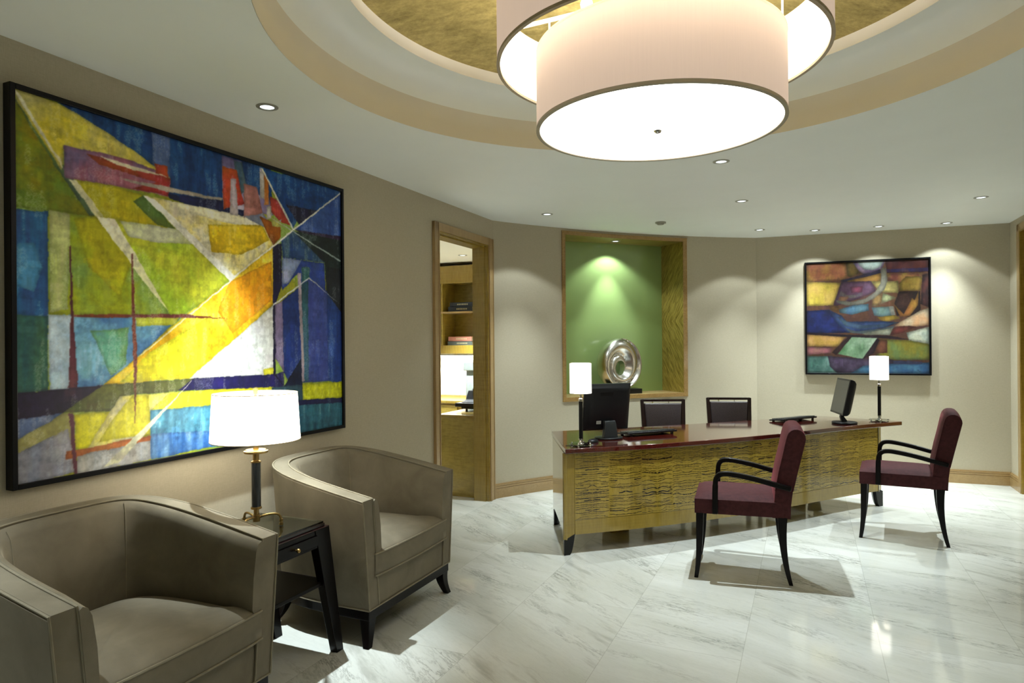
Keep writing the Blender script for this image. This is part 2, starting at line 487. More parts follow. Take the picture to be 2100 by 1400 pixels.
PAINT_LEFT = [
(150,150,40,120,150,60,"n",[-8,1006,1030,1018,1027,-22,-14,-10]),
(150,135,20,95,120,35,"n",[-3,986,94,819,165,712,65,706,-4,699]),
(85,110,90,100,125,60,"n",[-3,986,11,965,110,815,169,717,148,712,94,802,31,914]),
(20,55,115,30,80,140,"v",[79,1004,507,1005,686,1007,692,829,345,813,350,879]),
(90,110,160,60,85,140,"v",[301,1003,350,1004,351,877,303,886]),
(215,205,130,200,185,60,"n",[-3,1003,85,1000,191,959,352,876,242,884,96,889,93,819,8,967]),
(235,230,205,220,215,180,"g",[-3,1003,17,963,96,823,88,849,14,985]),
(120,105,150,150,90,110,"n",[95,890,220,899,347,883,347,813,219,811,97,803]),
(170,95,40,150,45,50,"n",[143,883,242,879,351,874,347,816,249,814,312,849,170,862]),
(195,90,40,170,60,50,"v",[309,908,342,909,344,872,312,877]),
(225,220,200,205,195,170,"g",[170,886,352,876,272,870,205,873]),
(225,215,200,180,170,160,"n",[219,837,345,844,472,847,511,850,506,840,345,828,249,831]),
(30,40,90,20,25,60,"n",[345,822,511,842,573,827,651,811,573,803,415,799,349,810]),
(205,190,30,165,160,30,"n",[108,802,219,808,276,801,366,716,165,712]),
(110,130,50,80,110,55,"n",[253,775,276,801,366,716,312,719]),
(225,222,190,210,205,150,"g",[104,803,124,802,183,713,163,712]),
(40,75,130,30,100,150,"v",[-4,695,63,705,62,428,-6,428]),
(90,150,190,50,120,170,"v",[6,612,35,617,52,556,34,491,0,503]),
(165,175,30,120,150,70,"n",[66,707,165,712,348,445,64,432]),
(185,190,130,150,165,90,"v",[66,707,109,708,105,596,101,447,65,437]),
(190,185,30,160,180,30,"n",[115,697,165,712,248,599,218,489,148,568]),
(200,205,60,150,180,50,"n",[165,712,372,717,532,573,387,444,348,445]),
(232,228,210,205,210,150,"g",[165,712,208,714,345,450,279,539]),
(215,220,190,200,210,130,"n",[219,713,372,717,415,676,311,664,241,670]),
(235,230,200,225,205,80,"n",[276,801,653,807,692,719,532,569]),
(240,240,232,235,232,215,"g",[276,801,312,794,551,586,532,569]),
(242,240,225,230,225,190,"n",[345,802,653,807,639,763,471,771,379,781]),
(225,190,30,230,205,60,"n",[462,749,651,787,679,737,572,665,471,660]),
(60,105,165,110,160,185,"n",[61,432,378,438,256,310,177,238,113,232,63,232]),
(130,165,200,170,190,205,"n",[61,432,112,431,108,235,63,232]),
(40,90,95,60,100,75,"v",[-6,428,61,429,60,233,-7,230]),
(120,160,80,90,150,130,"n",[147,391,239,401,231,294,195,261,167,348]),
(205,205,40,170,180,60,"n",[256,433,378,441,356,412,259,406]),
(235,185,30,225,205,60,"n",[692,717,692,500,413,243,177,236,256,310,388,441,532,569]),
(240,170,30,225,150,30,"n",[530,565,685,659,685,513,540,388,490,459]),
(230,215,60,205,205,40,"n",[294,329,470,448,450,286,342,243,216,242]),
(238,236,215,230,225,150,"g",[532,569,572,601,278,325,256,310]),
(228,230,228,190,196,196,"n",[694,498,695,235,399,239]),
(235,238,238,220,224,222,"n",[413,240,571,378,571,250]),
(215,210,70,205,200,50,"n",[652,259,695,263,697,234,653,234]),
(40,30,60,30,22,45,"n",[-7,230,113,235,177,238,146,213,90,170,-7,163]),
(110,115,55,80,85,45,"n",[177,238,413,240,368,203,216,202,194,161,90,170]),
(35,30,90,25,25,60,"v",[413,240,698,236,732,247,732,184,469,198,368,203]),
(30,28,70,22,22,45,"v",[691,719,724,733,728,574,699,497,698,235,732,189,689,234]),
(85,110,160,110,120,150,"v",[-7,163,90,170,62,148,-8,107]),
(165,160,90,140,135,80,"n",[-8,107,62,148,90,170,113,162,113,66,-8,42]),
(155,150,155,135,140,160,"v",[-8,73,99,126,118,7,-8,-12]),
(215,205,20,200,195,20,"n",[113,162,196,159,138,59,115,70]),
(205,200,160,215,205,80,"n",[216,202,394,200,293,154,215,3,115,-1,138,59]),
(212,205,60,200,195,40,"n",[246,200,289,198,291,80,166,78,194,130]),
(215,210,50,200,195,40,"n",[338,196,469,199,809,183,809,130,469,149,291,146]),
(195,110,60,190,130,70,"n",[96,65,145,65,245,74,292,75,291,57,166,48,94,43]),
(175,172,165,155,160,165,"v",[118,48,291,60,296,3,118,-6]),
(60,120,150,90,145,170,"v",[291,152,570,143,1027,115,1027,-35,468,7,292,1]),
(50,100,170,110,150,190,"v",[292,80,488,59,468,7,292,1]),
(40,90,115,60,120,140,"v",[592,135,1027,111,1027,-35,591,1]),
(225,222,190,190,190,160,"g",[377,200,413,238,212,8,176,5]),
(120,110,160,180,170,195,"n",[507,997,651,994,692,829,511,821]),
(15,40,90,25,70,130,"n",[574,1000,642,999,642,895,590,914]),
(90,120,130,60,90,120,"v",[548,992,576,993,597,905,573,878]),
(200,100,35,175,50,55,"n",[509,959,561,961,573,888,584,848,513,811]),
(205,195,190,185,175,190,"n",[537,926,555,929,562,801,534,800]),
(175,115,110,190,140,140,"n",[584,921,631,923,653,829,582,800]),
(205,198,190,185,180,180,"n",[642,983,659,986,659,886,643,884]),
(195,120,40,170,100,40,"n",[659,977,677,965,676,868,659,862]),
(185,70,50,140,40,60,"n",[680,899,716,891,775,806,722,812,683,844]),
(130,140,170,170,175,190,"n",[582,805,653,829,686,794,728,825,722,801,662,778]),
(210,205,195,190,190,190,"n",[667,859,685,865,685,818,667,810]),
(170,95,25,110,60,25,"n",[639,818,724,796,722,753,691,719]),
(200,200,120,170,170,80,"n",[686,822,724,815,724,792,688,789]),
(20,55,115,25,75,140,"n",[647,995,1030,1012,1030,908,811,878,778,798]),
(25,25,65,20,20,45,"n",[747,884,1030,901,1029,862,811,807,760,867]),
(45,75,150,60,90,160,"v",[778,795,1030,1018,1029,804,894,799]),
(55,25,60,40,30,60,"n",[778,795,1029,810,1029,771,865,775]),
(22,32,38,30,45,45,"n",[778,789,1029,791,1028,460,929,512,919,685,811,748]),
(30,60,120,50,80,100,"v",[724,750,778,789,824,750,919,685,728,679]),
(60,85,150,40,65,150,"v",[728,679,918,683,932,193,809,195,797,628,727,551]),
(160,170,200,110,130,180,"n",[729,677,811,679,758,588,728,574]),
(55,110,100,45,90,95,"n",[811,653,847,657,847,597,813,558]),
(70,85,160,50,70,150,"v",[810,582,844,615,929,568,935,193,809,195]),
(50,95,100,40,80,110,"v",[810,582,840,602,839,199,809,195]),
(25,55,130,40,75,150,"v",[929,568,1028,457,1027,173,932,193]),
(25,30,40,30,35,45,"n",[931,668,1029,668,1028,460,997,484,931,562]),
(145,130,170,120,110,150,"v",[699,496,728,514,732,241,698,297]),
(35,60,140,30,50,110,"v",[728,514,810,582,812,195,760,187,732,241]),
(25,30,60,30,50,80,"n",[732,189,809,296,812,189,811,124,683,176]),
(60,90,105,45,75,95,"n",[683,187,812,189,811,124,683,142]),
(200,190,195,170,150,180,"v",[793,627,808,629,821,200,810,199]),
(210,215,25,195,200,30,"n",[810,189,1027,186,1027,117,813,127]),
(30,35,90,25,30,70,"n",[782,129,1027,116,1027,95,782,109]),
(110,50,60,90,40,60,"n",[106,621,109,621,113,432,121,234,101,236,107,431]),
(140,70,50,120,60,50,"n",[246,621,250,622,259,311,252,102,250,222,248,348]),
(150,75,40,120,60,60,"n",[114,434,255,442,396,447,525,438,378,436,114,427]),
(130,70,85,110,60,80,"n",[101,167,111,166,119,-2,112,-2]),
(225,222,200,180,185,190,"g",[647,995,654,995,785,790,772,794]),
(190,200,190,120,140,150,"g",[686,819,695,818,1005,703,994,699]),
(235,232,215,200,205,210,"g",[532,567,528,571,1003,1001,1003,993]),
(215,218,225,160,170,190,"g",[690,497,844,616,1005,510,844,610,690,490])]
PAINT_RIGHT = [
(110,70,45,80,50,45,"n",[-22,1064,1018,1013,1016,-15,-26,-22]),
(195,145,60,150,85,55,"n",[-12,1019,333,997,352,871,280,835,-13,842]),
(120,95,30,90,70,35,"n",[333,1003,419,999,444,902,380,863,352,871]),
(60,50,90,80,60,70,"n",[280,835,458,880,613,937,623,894,478,847,340,820]),
(120,95,135,150,120,140,"n",[390,1006,662,1004,633,936,555,902,478,889,429,934]),
(205,215,205,170,190,180,"n",[429,1004,644,1001,623,947,556,918,488,932,449,960]),
(105,45,38,70,35,40,"n",[657,1009,1018,1007,1018,888,671,890]),
(50,40,90,60,40,60,"n",[666,924,1018,924,1018,893,728,895,671,897]),
(215,185,60,195,160,70,"n",[-13,839,297,819,226,616,-14,612]),
(195,140,60,170,120,50,"n",[340,831,517,867,623,894,623,820,536,813,399,812]),
(160,85,70,185,150,60,"n",[676,887,953,882,946,724,766,728,758,815,675,823]),
(190,155,60,150,115,45,"n",[823,854,953,849,934,725,775,728,766,793]),
(55,32,35,90,45,40,"n",[953,865,1018,878,1017,566,934,610]),
(110,75,100,85,55,75,"n",[295,827,546,823,579,734,477,681,260,612,230,618]),
(175,80,110,130,70,100,"n",[369,776,477,783,467,730,379,722]),
(190,170,165,150,130,150,"n",[290,746,340,707,418,704,472,729,472,697,379,673,280,703]),
(205,150,110,190,130,90,"n",[280,692,359,690,325,643,270,660]),
(195,175,95,165,140,70,"n",[541,821,761,817,764,709,642,719,594,747]),
(195,198,140,175,175,120,"n",[637,716,746,668,622,616]),
(50,32,30,80,50,40,"n",[766,725,930,720,934,558,859,497,746,510,727,616]),
(175,140,80,140,105,60,"n",[555,695,632,714,622,608,545,599]),
(105,145,155,80,120,150,"n",[270,574,398,614,521,621,523,562,379,526,280,547]),
(170,120,50,120,80,40,"n",[190,619,270,606,280,547,200,576]),
(170,165,140,145,140,125,"n",[623,937,666,935,675,818,651,745,574,673,477,622,339,610,260,639,250,661,379,644,497,670,574,726,618,799,625,873]),
(125,155,145,100,130,140,"n",[545,589,689,593,717,510,651,501,564,514]),
(205,170,50,180,140,50,"n",[593,502,727,515,776,486,660,456,612,475]),
(215,210,190,195,190,170,"n",[684,593,720,595,736,518,703,516]),
(205,145,55,180,110,50,"n",[727,610,803,519,869,664,888,643,920,725,915,600,850,507,774,499]),
(35,50,130,28,32,70,"n",[-14,570,190,576,259,466,358,365,-14,359]),
(60,85,140,40,55,95,"n",[190,576,299,519,339,465,631,464,765,451,650,406,417,365,339,368,249,466]),
(110,140,160,80,110,150,"n",[250,520,339,465,476,430,631,438,746,452,631,411,437,399,329,422]),
(150,160,155,110,130,140,"n",[319,411,417,377,612,396,934,474,765,404,476,353,378,362]),
(225,200,160,215,160,110,"n",[765,451,934,553,1017,577,1017,426,821,403,717,405]),
(205,205,175,185,185,150,"n",[466,357,717,405,690,340,496,344]),
(135,60,50,110,55,50,"n",[727,415,840,419,906,412,783,356,688,337]),
(185,205,190,205,205,175,"n",[821,361,1017,416,1016,255,840,293]),
(230,180,75,215,160,90,"n",[-14,359,333,330,261,239,-15,243]),
(210,145,130,190,110,120,"n",[-15,241,209,227,224,207,198,182,-15,162]),
(90,140,90,190,205,180,"g",[263,174,466,125,597,320,378,326]),
(165,150,45,110,130,70,"n",[602,306,840,293,1016,255,1016,120,726,120,573,152]),
(150,90,60,120,70,50,"n",[602,300,669,300,669,183,563,173]),
(60,38,50,80,50,60,"n",[-14,373,338,346,669,337,868,296,669,310,338,327,-14,353]),
(85,50,50,70,45,50,"n",[353,333,383,326,248,164,213,185]),
(55,35,45,70,45,55,"n",[588,313,607,300,563,184,466,120,475,141]),
(80,130,120,110,150,140,"n",[-15,153,218,153,258,-20,-15,-22]),
(65,50,75,85,70,95,"n",[178,153,475,131,716,120,716,67,278,-20,198,55]),
(60,110,165,80,130,160,"n",[475,67,726,88,1016,99,1016,-15,337,-20]),
(55,60,95,70,70,100,"n",[716,115,942,104,942,83,716,83]),
(30,40,60,30,40,60,"n",[895,30,914,34,918,20,942,26,919,15,912,29])]

# ================================================================== SETTING
S0, S1 = -2.3, 5.764
def smobj(mb, name, mat, **k):
    """mesh given in (s, m, z) of the left-wall frame"""
    o = mb.build(name, mat, **k); o.rotation_euler = (0, 0, ROTL); return o

# floor
mb = MB(); mb.prism([(-2.6, -2.2), (9.2, -2.2), (9.2, 5.2), (-2.6, 5.2)], -0.12, 0.0)
struct(smobj(mb, 'floor', MARBLE))

# room outline in world coordinates, counter-clockwise
th1, th2 = arc_th(K1.x, K1.y), arc_th(K2.x, K2.y)
outline = [SM(S0, -1.882), K3.copy(), K2.copy()]
NA = 40
for i in range(1, NA + 1):
    outline.append(arc(th2 + (th1 - th2) * i / NA))
outline.append(SM(S0, WL))

# ceiling with the round recess
def ray_outline(ang):
    d = Vector((math.cos(ang), math.sin(ang))); c = Vector(CEN); best = None
    for i in range(len(outline)):
        a = outline[i]; b = outline[(i + 1) % len(outline)]
        a2 = Vector((a.x, a.y)) - c; e = Vector((b.x, b.y)) - Vector((a.x, a.y))
        den = d.x * e.y - d.y * e.x
        if abs(den) < 1e-9: continue
        t = (a2.x * e.y - a2.y * e.x) / den
        q = (a2.x * d.y - a2.y * d.x) / den
        if t > 0 and -1e-6 <= q <= 1 + 1e-6 and (best is None or t < best): best = t
    return best
angs = set(2 * PI * k / 240 for k in range(240))
for p in outline: angs.add(math.atan2(p.y - CEN[1], p.x - CEN[0]) % (2 * PI))
angs = sorted(angs)
R1, ZS, R2, ZG = 1.49, 2.915, 1.24, 2.975
mb = MB(); rin = []; rout = []
for a in angs:
    t = ray_outline(a) or 5
    rin.append((CEN[0] + R1 * math.cos(a), CEN[1] + R1 * math.sin(a)))
    rout.append((CEN[0] + (t + 0.06) * math.cos(a), CEN[1] + (t + 0.06) * math.sin(a)))
n = len(angs)
bi = [mb.bm.verts.new((*p, ZC)) for p in rin]; bo = [mb.bm.verts.new((*p, ZC)) for p in rout]
ti = [mb.bm.verts.new((*p, ZC + 0.02)) for p in rin]; to = [mb.bm.verts.new((*p, ZC + 0.02)) for p in rout]
for i in range(n):
    j = (i + 1) % n
    mb.bm.faces.new((bi[i], bi[j], bo[j], bo[i])); mb.bm.faces.new((ti[i], to[i], to[j], ti[j]))
    mb.bm.faces.new((bo[i], bo[j], to[j], to[i])); mb.bm.faces.new((bi[i], ti[i], ti[j], bi[j]))
ceil_o = struct(mb.build('ceiling', CEIL))

# recess: cream riser, coved white step, small cream riser, gold leaf dome
def ring_surface(name, prof, mat, n=240):
    mb = MB(); mb.lathe([(r, z) for r, z in prof], CEN[0], CEN[1], n, False, False)
    o = mb.build(name, mat, smooth=True, angle=60); o.parent = None
    return struct(o)
RR = 0.17
cove = [(R1 - RR * (1 - math.cos(a)), ZS - RR + RR * math.sin(a)) for a in [R(x) for x in range(0, 91, 9)]]
ring_surface('ceiling_recess_riser', [(R1 - 0.002, ZC - 0.0005), (R1 - 0.002, ZS - RR - 0.01)] + [p for p in cove if p[1] < ZS - 0.075], CREAM)
k0 = [p for p in cove if p[1] < ZS - 0.075][-1]
ring_surface('ceiling_recess_step', [k0] + [p for p in cove if p[1] >= ZS - 0.075] + [(R2, ZS)], CEIL)
ring_surface('ceiling_recess_edge', [(R2, ZS), (R2, ZG)], CREAM)
ring_surface('ceiling_gold_dome', [(R2, ZG), (1.1, ZG + 0.035), (0.8, ZG + 0.09), (0.4, ZG + 0.125), (0.001, ZG + 0.135)], GOLD)

# left wall with the doorway
WT = 0.135
DO0, DO1, DZ = 4.724, 5.655, 2.412
mb = MB()
mb.box(S0, DO0, WL, WL + WT, 0, ZC + 0.02)
mb.box(DO0, DO1, WL, WL + WT, DZ, ZC + 0.02)
mb.box(DO1, S1 + 0.05, WL, WL + WT, 0, ZC + 0.02)
struct(smobj(mb, 'wall_left', WALL))

# curved rear wall with the niche opening
NL, NR = arc_th(0.547, 6.874), arc_th(1.910, 7.430)      # inner opening
NLo, NRo = arc_th(0.511, 6.859), arc_th(1.954, 7.448)    # outer edge of the casing
NZ0, NZ1 = 0.920, 2.600
ths = [th1 + (NLo + 0.004 - th1) * i / 8 for i in range(8)] + [NL + (NR - NL) * i / 18 for i in range(19)] + [NR + (th2 - NR) * i / 16 for i in range(1, 17)]
zs = [0, NZ0, NZ1, ZC + 0.02]
mb = MB()
for dr in (0.0, 0.10):
    for i in range(len(ths) - 1):
        for k in range(3):
            if k == 1 and min(NL, NR) - 1e-6 <= min(ths[i], ths[i + 1]) and max(ths[i], ths[i + 1]) <= max(NL, NR) + 1e-6: continue
            a0, a1 = ths[i], ths[i + 1]
            mb.face([arc(a0, dr, zs[k]), arc(a1, dr, zs[k]), arc(a1, dr, zs[k + 1]), arc(a0, dr, zs[k + 1])])
bmesh.ops.remove_doubles(mb.bm, verts=mb.bm.verts, dist=1e-5)
wall_back = struct(mb.build('wall_back', WALL, smooth=True, angle=20))

def wall_strip(pts, t, z0, z1, mb, side=1):
    """thin strip following pts (world xy), offset to the room side"""
    pts = [Vector((p[0], p[1])) for p in pts]
    off = []
    for i, p in enumerate(pts):
        d = (pts[min(i + 1, len(pts) - 1)] - pts[max(i - 1, 0)]).normalized()
        off.append(p + Vector((-d.y, d.x)) * t * side)
    mb.prism([tuple(p) for p in pts] + [tuple(p) for p in off[::-1]], z0, z1)
# right (picture) wall and side wall with its doorway
mb = MB(); wall_strip([K2, K3], 0.12, 0, ZC + 0.02, mb, 1)
struct(mb.build('wall_right', WALL))
RD1, RD0 = 7.835, 6.93
mb = MB()
mb.box(RD1, 8.2356 + 0.10, -1.882 - 0.15, -1.882, 0, ZC + 0.02)
mb.box(RD0, RD1, -1.882 - 0.15, -1.882, 2.53, ZC + 0.02)
mb.box(S0, RD0, -1.882 - 0.15, -1.882, 0, ZC + 0.02)
struct(smobj(mb, 'wall_side', WALL))
mb = MB(); mb.box(S0 - 0.12, S0, -1.95, WL + 0.1, 0, ZC + 0.02)
struct(smobj(mb, 'wall_front', WALL))

# baseboards (stepped profile)
def baseboard(pts, side, name):
    mb = MB()
    for t, z0, z1 in ((0.020, 0, 0.092), (0.015, 0.092, 0.098), (0.019, 0.098, 0.112), (0.014, 0.112, 0.118), (0.017, 0.118, 0.128), (0.009, 0.128, 0.137)):
        wall_strip(pts, t, z0, z1, mb, side)
    return struct(mb.build(name, OAK_H))
NB = [arc(th1 + (th2 - th1) * i / 32) for i in range(33)]
baseboard(NB, -1, 'baseboard_back')
baseboard([K2, K3], -1, 'baseboard_right')
baseboard([K3, SM(RD1 + 0.075, -1.882)], -1, 'baseboard_side')
baseboard([SM(S0, WL), SM(4.643, WL)], -1, 'baseboard_left')

# doorway 1 (to the office): casing and jamb lining
mb = MB()
cz = 2.478
for a, b in ((4.645, 4.724), (5.655, 5.745)):
    mb.box(a, b, WL - 0.022, WL, 0, cz)
    mb.box(a + (0.0 if a < 5 else 0.0), a + 0.012, WL - 0.027, WL - 0.022, 0, cz)
    mb.box(b - 0.012, b, WL - 0.027, WL - 0.022, 0, cz)
mb.box(4.645, 5.745, WL - 0.022, WL, DZ, cz)
o = struct(smobj(mb, 'trim_1', OAK, bevel=0.002))
mb = MB()
mb.box(DO0 - 0.004, DO0 + 0.012, WL - 0.012, WL + WT + 0.01, 0, DZ)
mb.box(DO1 - 0.015, DO1 + 0.004, WL - 0.012, WL + WT + 0.01, 0, DZ)
mb.box(DO0, DO1, WL - 0.012, WL + WT + 0.01, DZ - 0.016, DZ + 0.004)
mb.box(DO1 - 0.026, DO1 - 0.015, WL + 0.02, WL + WT + 0.01, 0, DZ - 0.016)
mb.box(DO0, DO1, WL + 0.02, WL + WT + 0.01, DZ - 0.028, DZ - 0.016)
struct(smobj(mb, 'door_1', AMBER))
# doorway 2 on the side wall, only its casing edge shows
mb = MB()
mb.box(RD1, RD1 + 0.075, -1.882, -1.860, 0, 2.595)
mb.box(RD0 - 0.075, RD0, -1.882, -1.860, 0, 2.595)
mb.box(RD0 - 0.075, RD1 + 0.075, -1.882, -1.860, 2.53, 2.595)
struct(smobj(mb, 'trim_2', OAK, bevel=0.003))
mb = MB()
mb.box(RD1 - 0.015, RD1, -2.032, -1.865, 0, 2.53)
mb.box(RD0, RD0 + 0.015, -2.032, -1.865, 0, 2.53)
mb.box(RD0, RD1, -2.032, -1.865, 2.515, 2.53)
mb.box(RD0 + 0.015, RD1 - 0.015, -2.02, -1.98, 0.005, 2.515)
struct(smobj(mb, 'door_2', AMBER))

# ---------------------------------------------------------------- office behind the doorway
OC = 2.50
mb = MB(); mb.box(3.4, 7.72, WL + WT, 5.0, OC, OC + 0.03); struct(smobj(mb, 'ceiling_office', OFFICE_W))
mb = MB(); mb.box(7.66, 7.72, 2.3, 5.0, 0, OC); struct(smobj(mb, 'wall_office_back', OFFICE_W))
mb = MB(); mb.box(3.4, 7.66, 4.95, 5.0, 0, OC); struct(smobj(mb, 'wall_office_left', OFFICE_W))
mb = MB(); mb.box(3.35, 3.4, WL + WT, 5.0, 0, OC); struct(smobj(mb, 'wall_office_front', OFFICE_W))
mb = MB(); mb.box(5.83, 7.66, 2.86, 2.90, 0, OC); struct(smobj(mb, 'wall_office_right', OFFICE_W))

def smempty(name, s, m, z=0.0, label=None, cat=None, group=None):
    return empty(name, SM(s, m, z), ROTL, label, cat, group)
# return counter (local x = s, y = m)
r = smempty('counter_cabinet', 5.72, 2.91, 0, 'amber wood counter cabinet standing just inside the office doorway', 'cabinet')
mb = MB(); mb.box(0, 1.36, 0.0, 0.44, 0.0, 0.765); mb.build('body', AMBER_D, r, bevel=0.002)
mb = MB(); mb.box(-0.004, 1.37, 0.0, 0.445, 0.765, 0.79); mb.build('countertop', AMBER, r, bevel=0.002)
# back counter
r = smempty('back_counter', 7.10, 2.91, 0, 'long wooden counter with a drawer under the bright office backsplash', 'counter')
mb = MB(); mb.box(0.03, 0.55, 0.0, 2.03, 0.0, 0.76); mb.build('body', AMBER, r)
mb = MB(); mb.box(0.0, 0.55, 0.0, 2.03, 0.76, 0.79); mb.build('countertop', AMBER, r, bevel=0.002)
mb = MB(); mb.box(0.012, 0.03, 0.98, 1.52, 0.56, 0.735); mb.build('drawer', AMBER_D, r, bevel=0.002)
mb = MB(); mb.box(0.025, 0.032, 0.60, 0.92, 0.50, 0.735); mb.build('knee_shade_sheet', EBONY, r)  # dark sheet on the solid front; a knee hole's shade put into colour
mb = MB(); mb.box(0.535, 0.55, 0.0, 2.03, 0.79, 0.815); mb.build('upstand', OAK_H, r)
# shelving unit over the counter
r = smempty('wall_bookcase', 7.30, 3.10, 0, 'wooden wall bookcase with open shelves high in the office', 'bookcase')
mb = MB(); mb.box(0, 0.35, 0, 1.80, 2.235, 2.455); mb.build('header', AMBER, r, bevel=0.003)
mb = MB(); mb.box(0, 0.35, 0, 1.80, 1.358, 1.462); mb.build('bottom_rail', AMBER, r, bevel=0.003)
mb = MB(); mb.box(0.0, 0.34, 0, 1.80, 1.862, 1.885); mb.build('shelf', OAK_H, r, bevel=0.002)
mb = MB(); mb.box(0.33, 0.35, 0, 1.80, 1.462, 2.235); mb.build('back_panel', AMBER_D, r)
for y in (0.0, 1.09):
    mb = MB(); mb.box(0.004, 0.33, y, y + 0.02, 1.462, 2.235); mb.build('side_panel', AMBER_D, r)
def book(name, s, m, z, w, h, d, rz, cover, label, group, pages=True):
    r = empty(name, SM(s, m, z), ROTL + rz, label, 'book', group)
    mb = MB()
    mb.box(0, d, 0, w, 0, 0.004); mb.box(0, d, 0, w, h - 0.004, h); mb.box(0, 0.006, 0, w, 0, h)
    mb.build('cover', cover, r)
    mb = MB(); mb.box(0.006, d - 0.004, 0.004, w - 0.004, 0.004, h - 0.004); mb.build('pages', PAPER, r)
    mb = MB()
    for k in range(7):
        mb.box(-0.0006, 0.0, 0.07 + k * 0.022, 0.083 + k * 0.022, h * 0.35, h * 0.68)
    mb.build('spine_lettering', GILT, r)
PAPER = plain('book_paper', (0.45, 0.40, 0.30), 0.8)
GILT = plain('gilt_lettering', (0.42, 0.36, 0.20), 0.5)
NAVYC = plain('navy_bookcloth', (0.015, 0.020, 0.035), 0.6)
REDC = plain('faded_red_bookcloth', (0.40, 0.15, 0.10), 0.6)
GREYC = plain('grey_green_bookcloth', (0.07, 0.08, 0.07), 0.6)
BK = 'books lying flat on the office shelves'
book('book', 7.33, 3.79, 1.885, 0.335, 0.058, 0.22, 0.0, NAVYC, 'dark navy book lying flat at the bottom of the upper shelf stack', BK)
book('book', 7.335, 3.78, 1.944, 0.320, 0.054, 0.21, 0.02, NAVYC, 'dark navy book with gilt lettering topmost of the upper shelf stack', BK)
book('book', 7.33, 3.79, 1.462, 0.345, 0.050, 0.22, 0.0, GREYC, 'grey green book lying under the red one on the lower shelf', BK)
book('book', 7.335, 3.80, 1.513, 0.325, 0.058, 0.21, 0.02, REDC, 'faded red book lying on top of the grey green one', BK)
# grey office machine and black printer
r = smempty('office_machine', 7.18, 3.35, 0.792, 'tall light grey office machine at the end of the bright backsplash', 'office machine')
MACH = plain('light_grey_casing', (0.20, 0.22, 0.205), 0.45)
mb = MB(); mb.prism_y([(0.0, 0.0), (0.35, 0.0), (0.35, 0.50), (0.05, 0.50), (0.02, 0.46)], 0.0, 0.46)
mb.build('casing', MACH, r, bevel=0.012)
mb = MB(); mb.box(-0.008, 0.02, 0.0, 0.485, 0.36, 0.47); mb.build('scanner_lid', MACH, r, bevel=0.01)
r = smempty('desktop_printer', 6.10, 2.93, 0.79, 'black desktop printer standing on the counter in the office', 'printer')
mb = MB(); mb.prism_y([(0, 0.02), (0.42, 0.02), (0.42, 0.15), (0.30, 0.20), (0.16, 0.20), (0.10, 0.11), (0, 0.09)], 0.0, 0.36)
mb.build('body', BLACKP, r, bevel=0.008)
mb = MB(); mb.prism_y([(0.13, 0.14), (0.38, 0.14), (0.38, 0.255), (0.30, 0.275), (0.20, 0.27), (0.14, 0.22)], 0.02, 0.30)
mb.build('lid', GREYP, r, bevel=0.012)
mb = MB(); mb.box(-0.06, 0.10, 0.03, 0.40, 0.045, 0.085); mb.build('paper_tray', BLACKP, r, bevel=0.006)
for x in (0.03, 0.38):
    for y in (0.04, 0.31):
        mb = MB(); mb.lathe([(0.012, 0), (0.012, 0.022)], x, y, 12); mb.build('foot', BLACKP, r)
# under-cabinet strip lamp (a real fixture) and its light
r = smempty('strip_lamp', 7.42, 3.20, 1.326, 'slim white strip lamp fixed under the office wall bookcase', 'lamp')
mb = MB(); mb.box(0, 0.06, 0, 1.5, 0.004, 0.028); mb.build('housing', TRIMW, r)
mb = MB(); mb.box(0.008, 0.052, 0.01, 1.49, 0.0, 0.004); mb.build('tube', emitter('strip_tube', (1.0, 0.97, 0.85), 170.0), r)

# ---------------------------------------------------------------- niche in the curved wall
niche = empty('display_niche', (0, 0, 0), 0, 'tall wood-lined wall niche with a bright green back behind the desk', 'niche')
cd = Vector((0.9272, 0.3746, 0)); cn = Vector((-0.3746, 0.9272, 0))
NF = [arc(NL + (NR - NL) * i / 18) for i in range(19)]
B0 = NF[0] + cn * 0.405; B1 = NF[-1] + cn * 0.405
T = 0.012
def P2(v): return (v.x, v.y)
mb = MB(); mb.prism([P2(p) for p in NF] + [P2(B1), P2(B0)], NZ1, NZ1 + T); mb.build('soffit', NICHE_W, niche)
mb = MB(); mb.prism([P2(p) for p in NF] + [P2(B1), P2(B0)], NZ0 - T, NZ0); mb.build('sill', OAK_H, niche)
for a, b, d in ((NF[0], B0, -1), (NF[-1], B1, 1)):
    mb = MB(); o = cd * T * d; mb.prism([P2(a), P2(b), P2(b + o), P2(a + o)], NZ0 - T, NZ1 + T); mb.build('side_lining', NICHE_W, niche)
mb = MB(); mb.prism([P2(B0), P2(B1), P2(B1 + cn * 0.01), P2(B0 + cn * 0.01)], NZ0, NZ1); mb.build('back_panel', GREENGL, niche)
def arc_piece(a0, a1, z0, z1, n):
    pts = [arc(a0 + (a1 - a0) * i / n, -0.014) for i in range(n + 1)] + [arc(a1 + (a0 - a1) * i / n, 0.004) for i in range(n + 1)]
    mb.prism([P2(p) for p in pts], z0, z1)
mb = MB()
arc_piece(NLo, NRo, NZ1, NZ1 + 0.040, 18); arc_piece(NLo, NRo, NZ0 - 0.042, NZ0, 18)
arc_piece(NLo, NL, NZ0, NZ1, 2); arc_piece(NR, NRo, NZ0, NZ1, 2)
mb.build('casing', NICHE_C, niche)

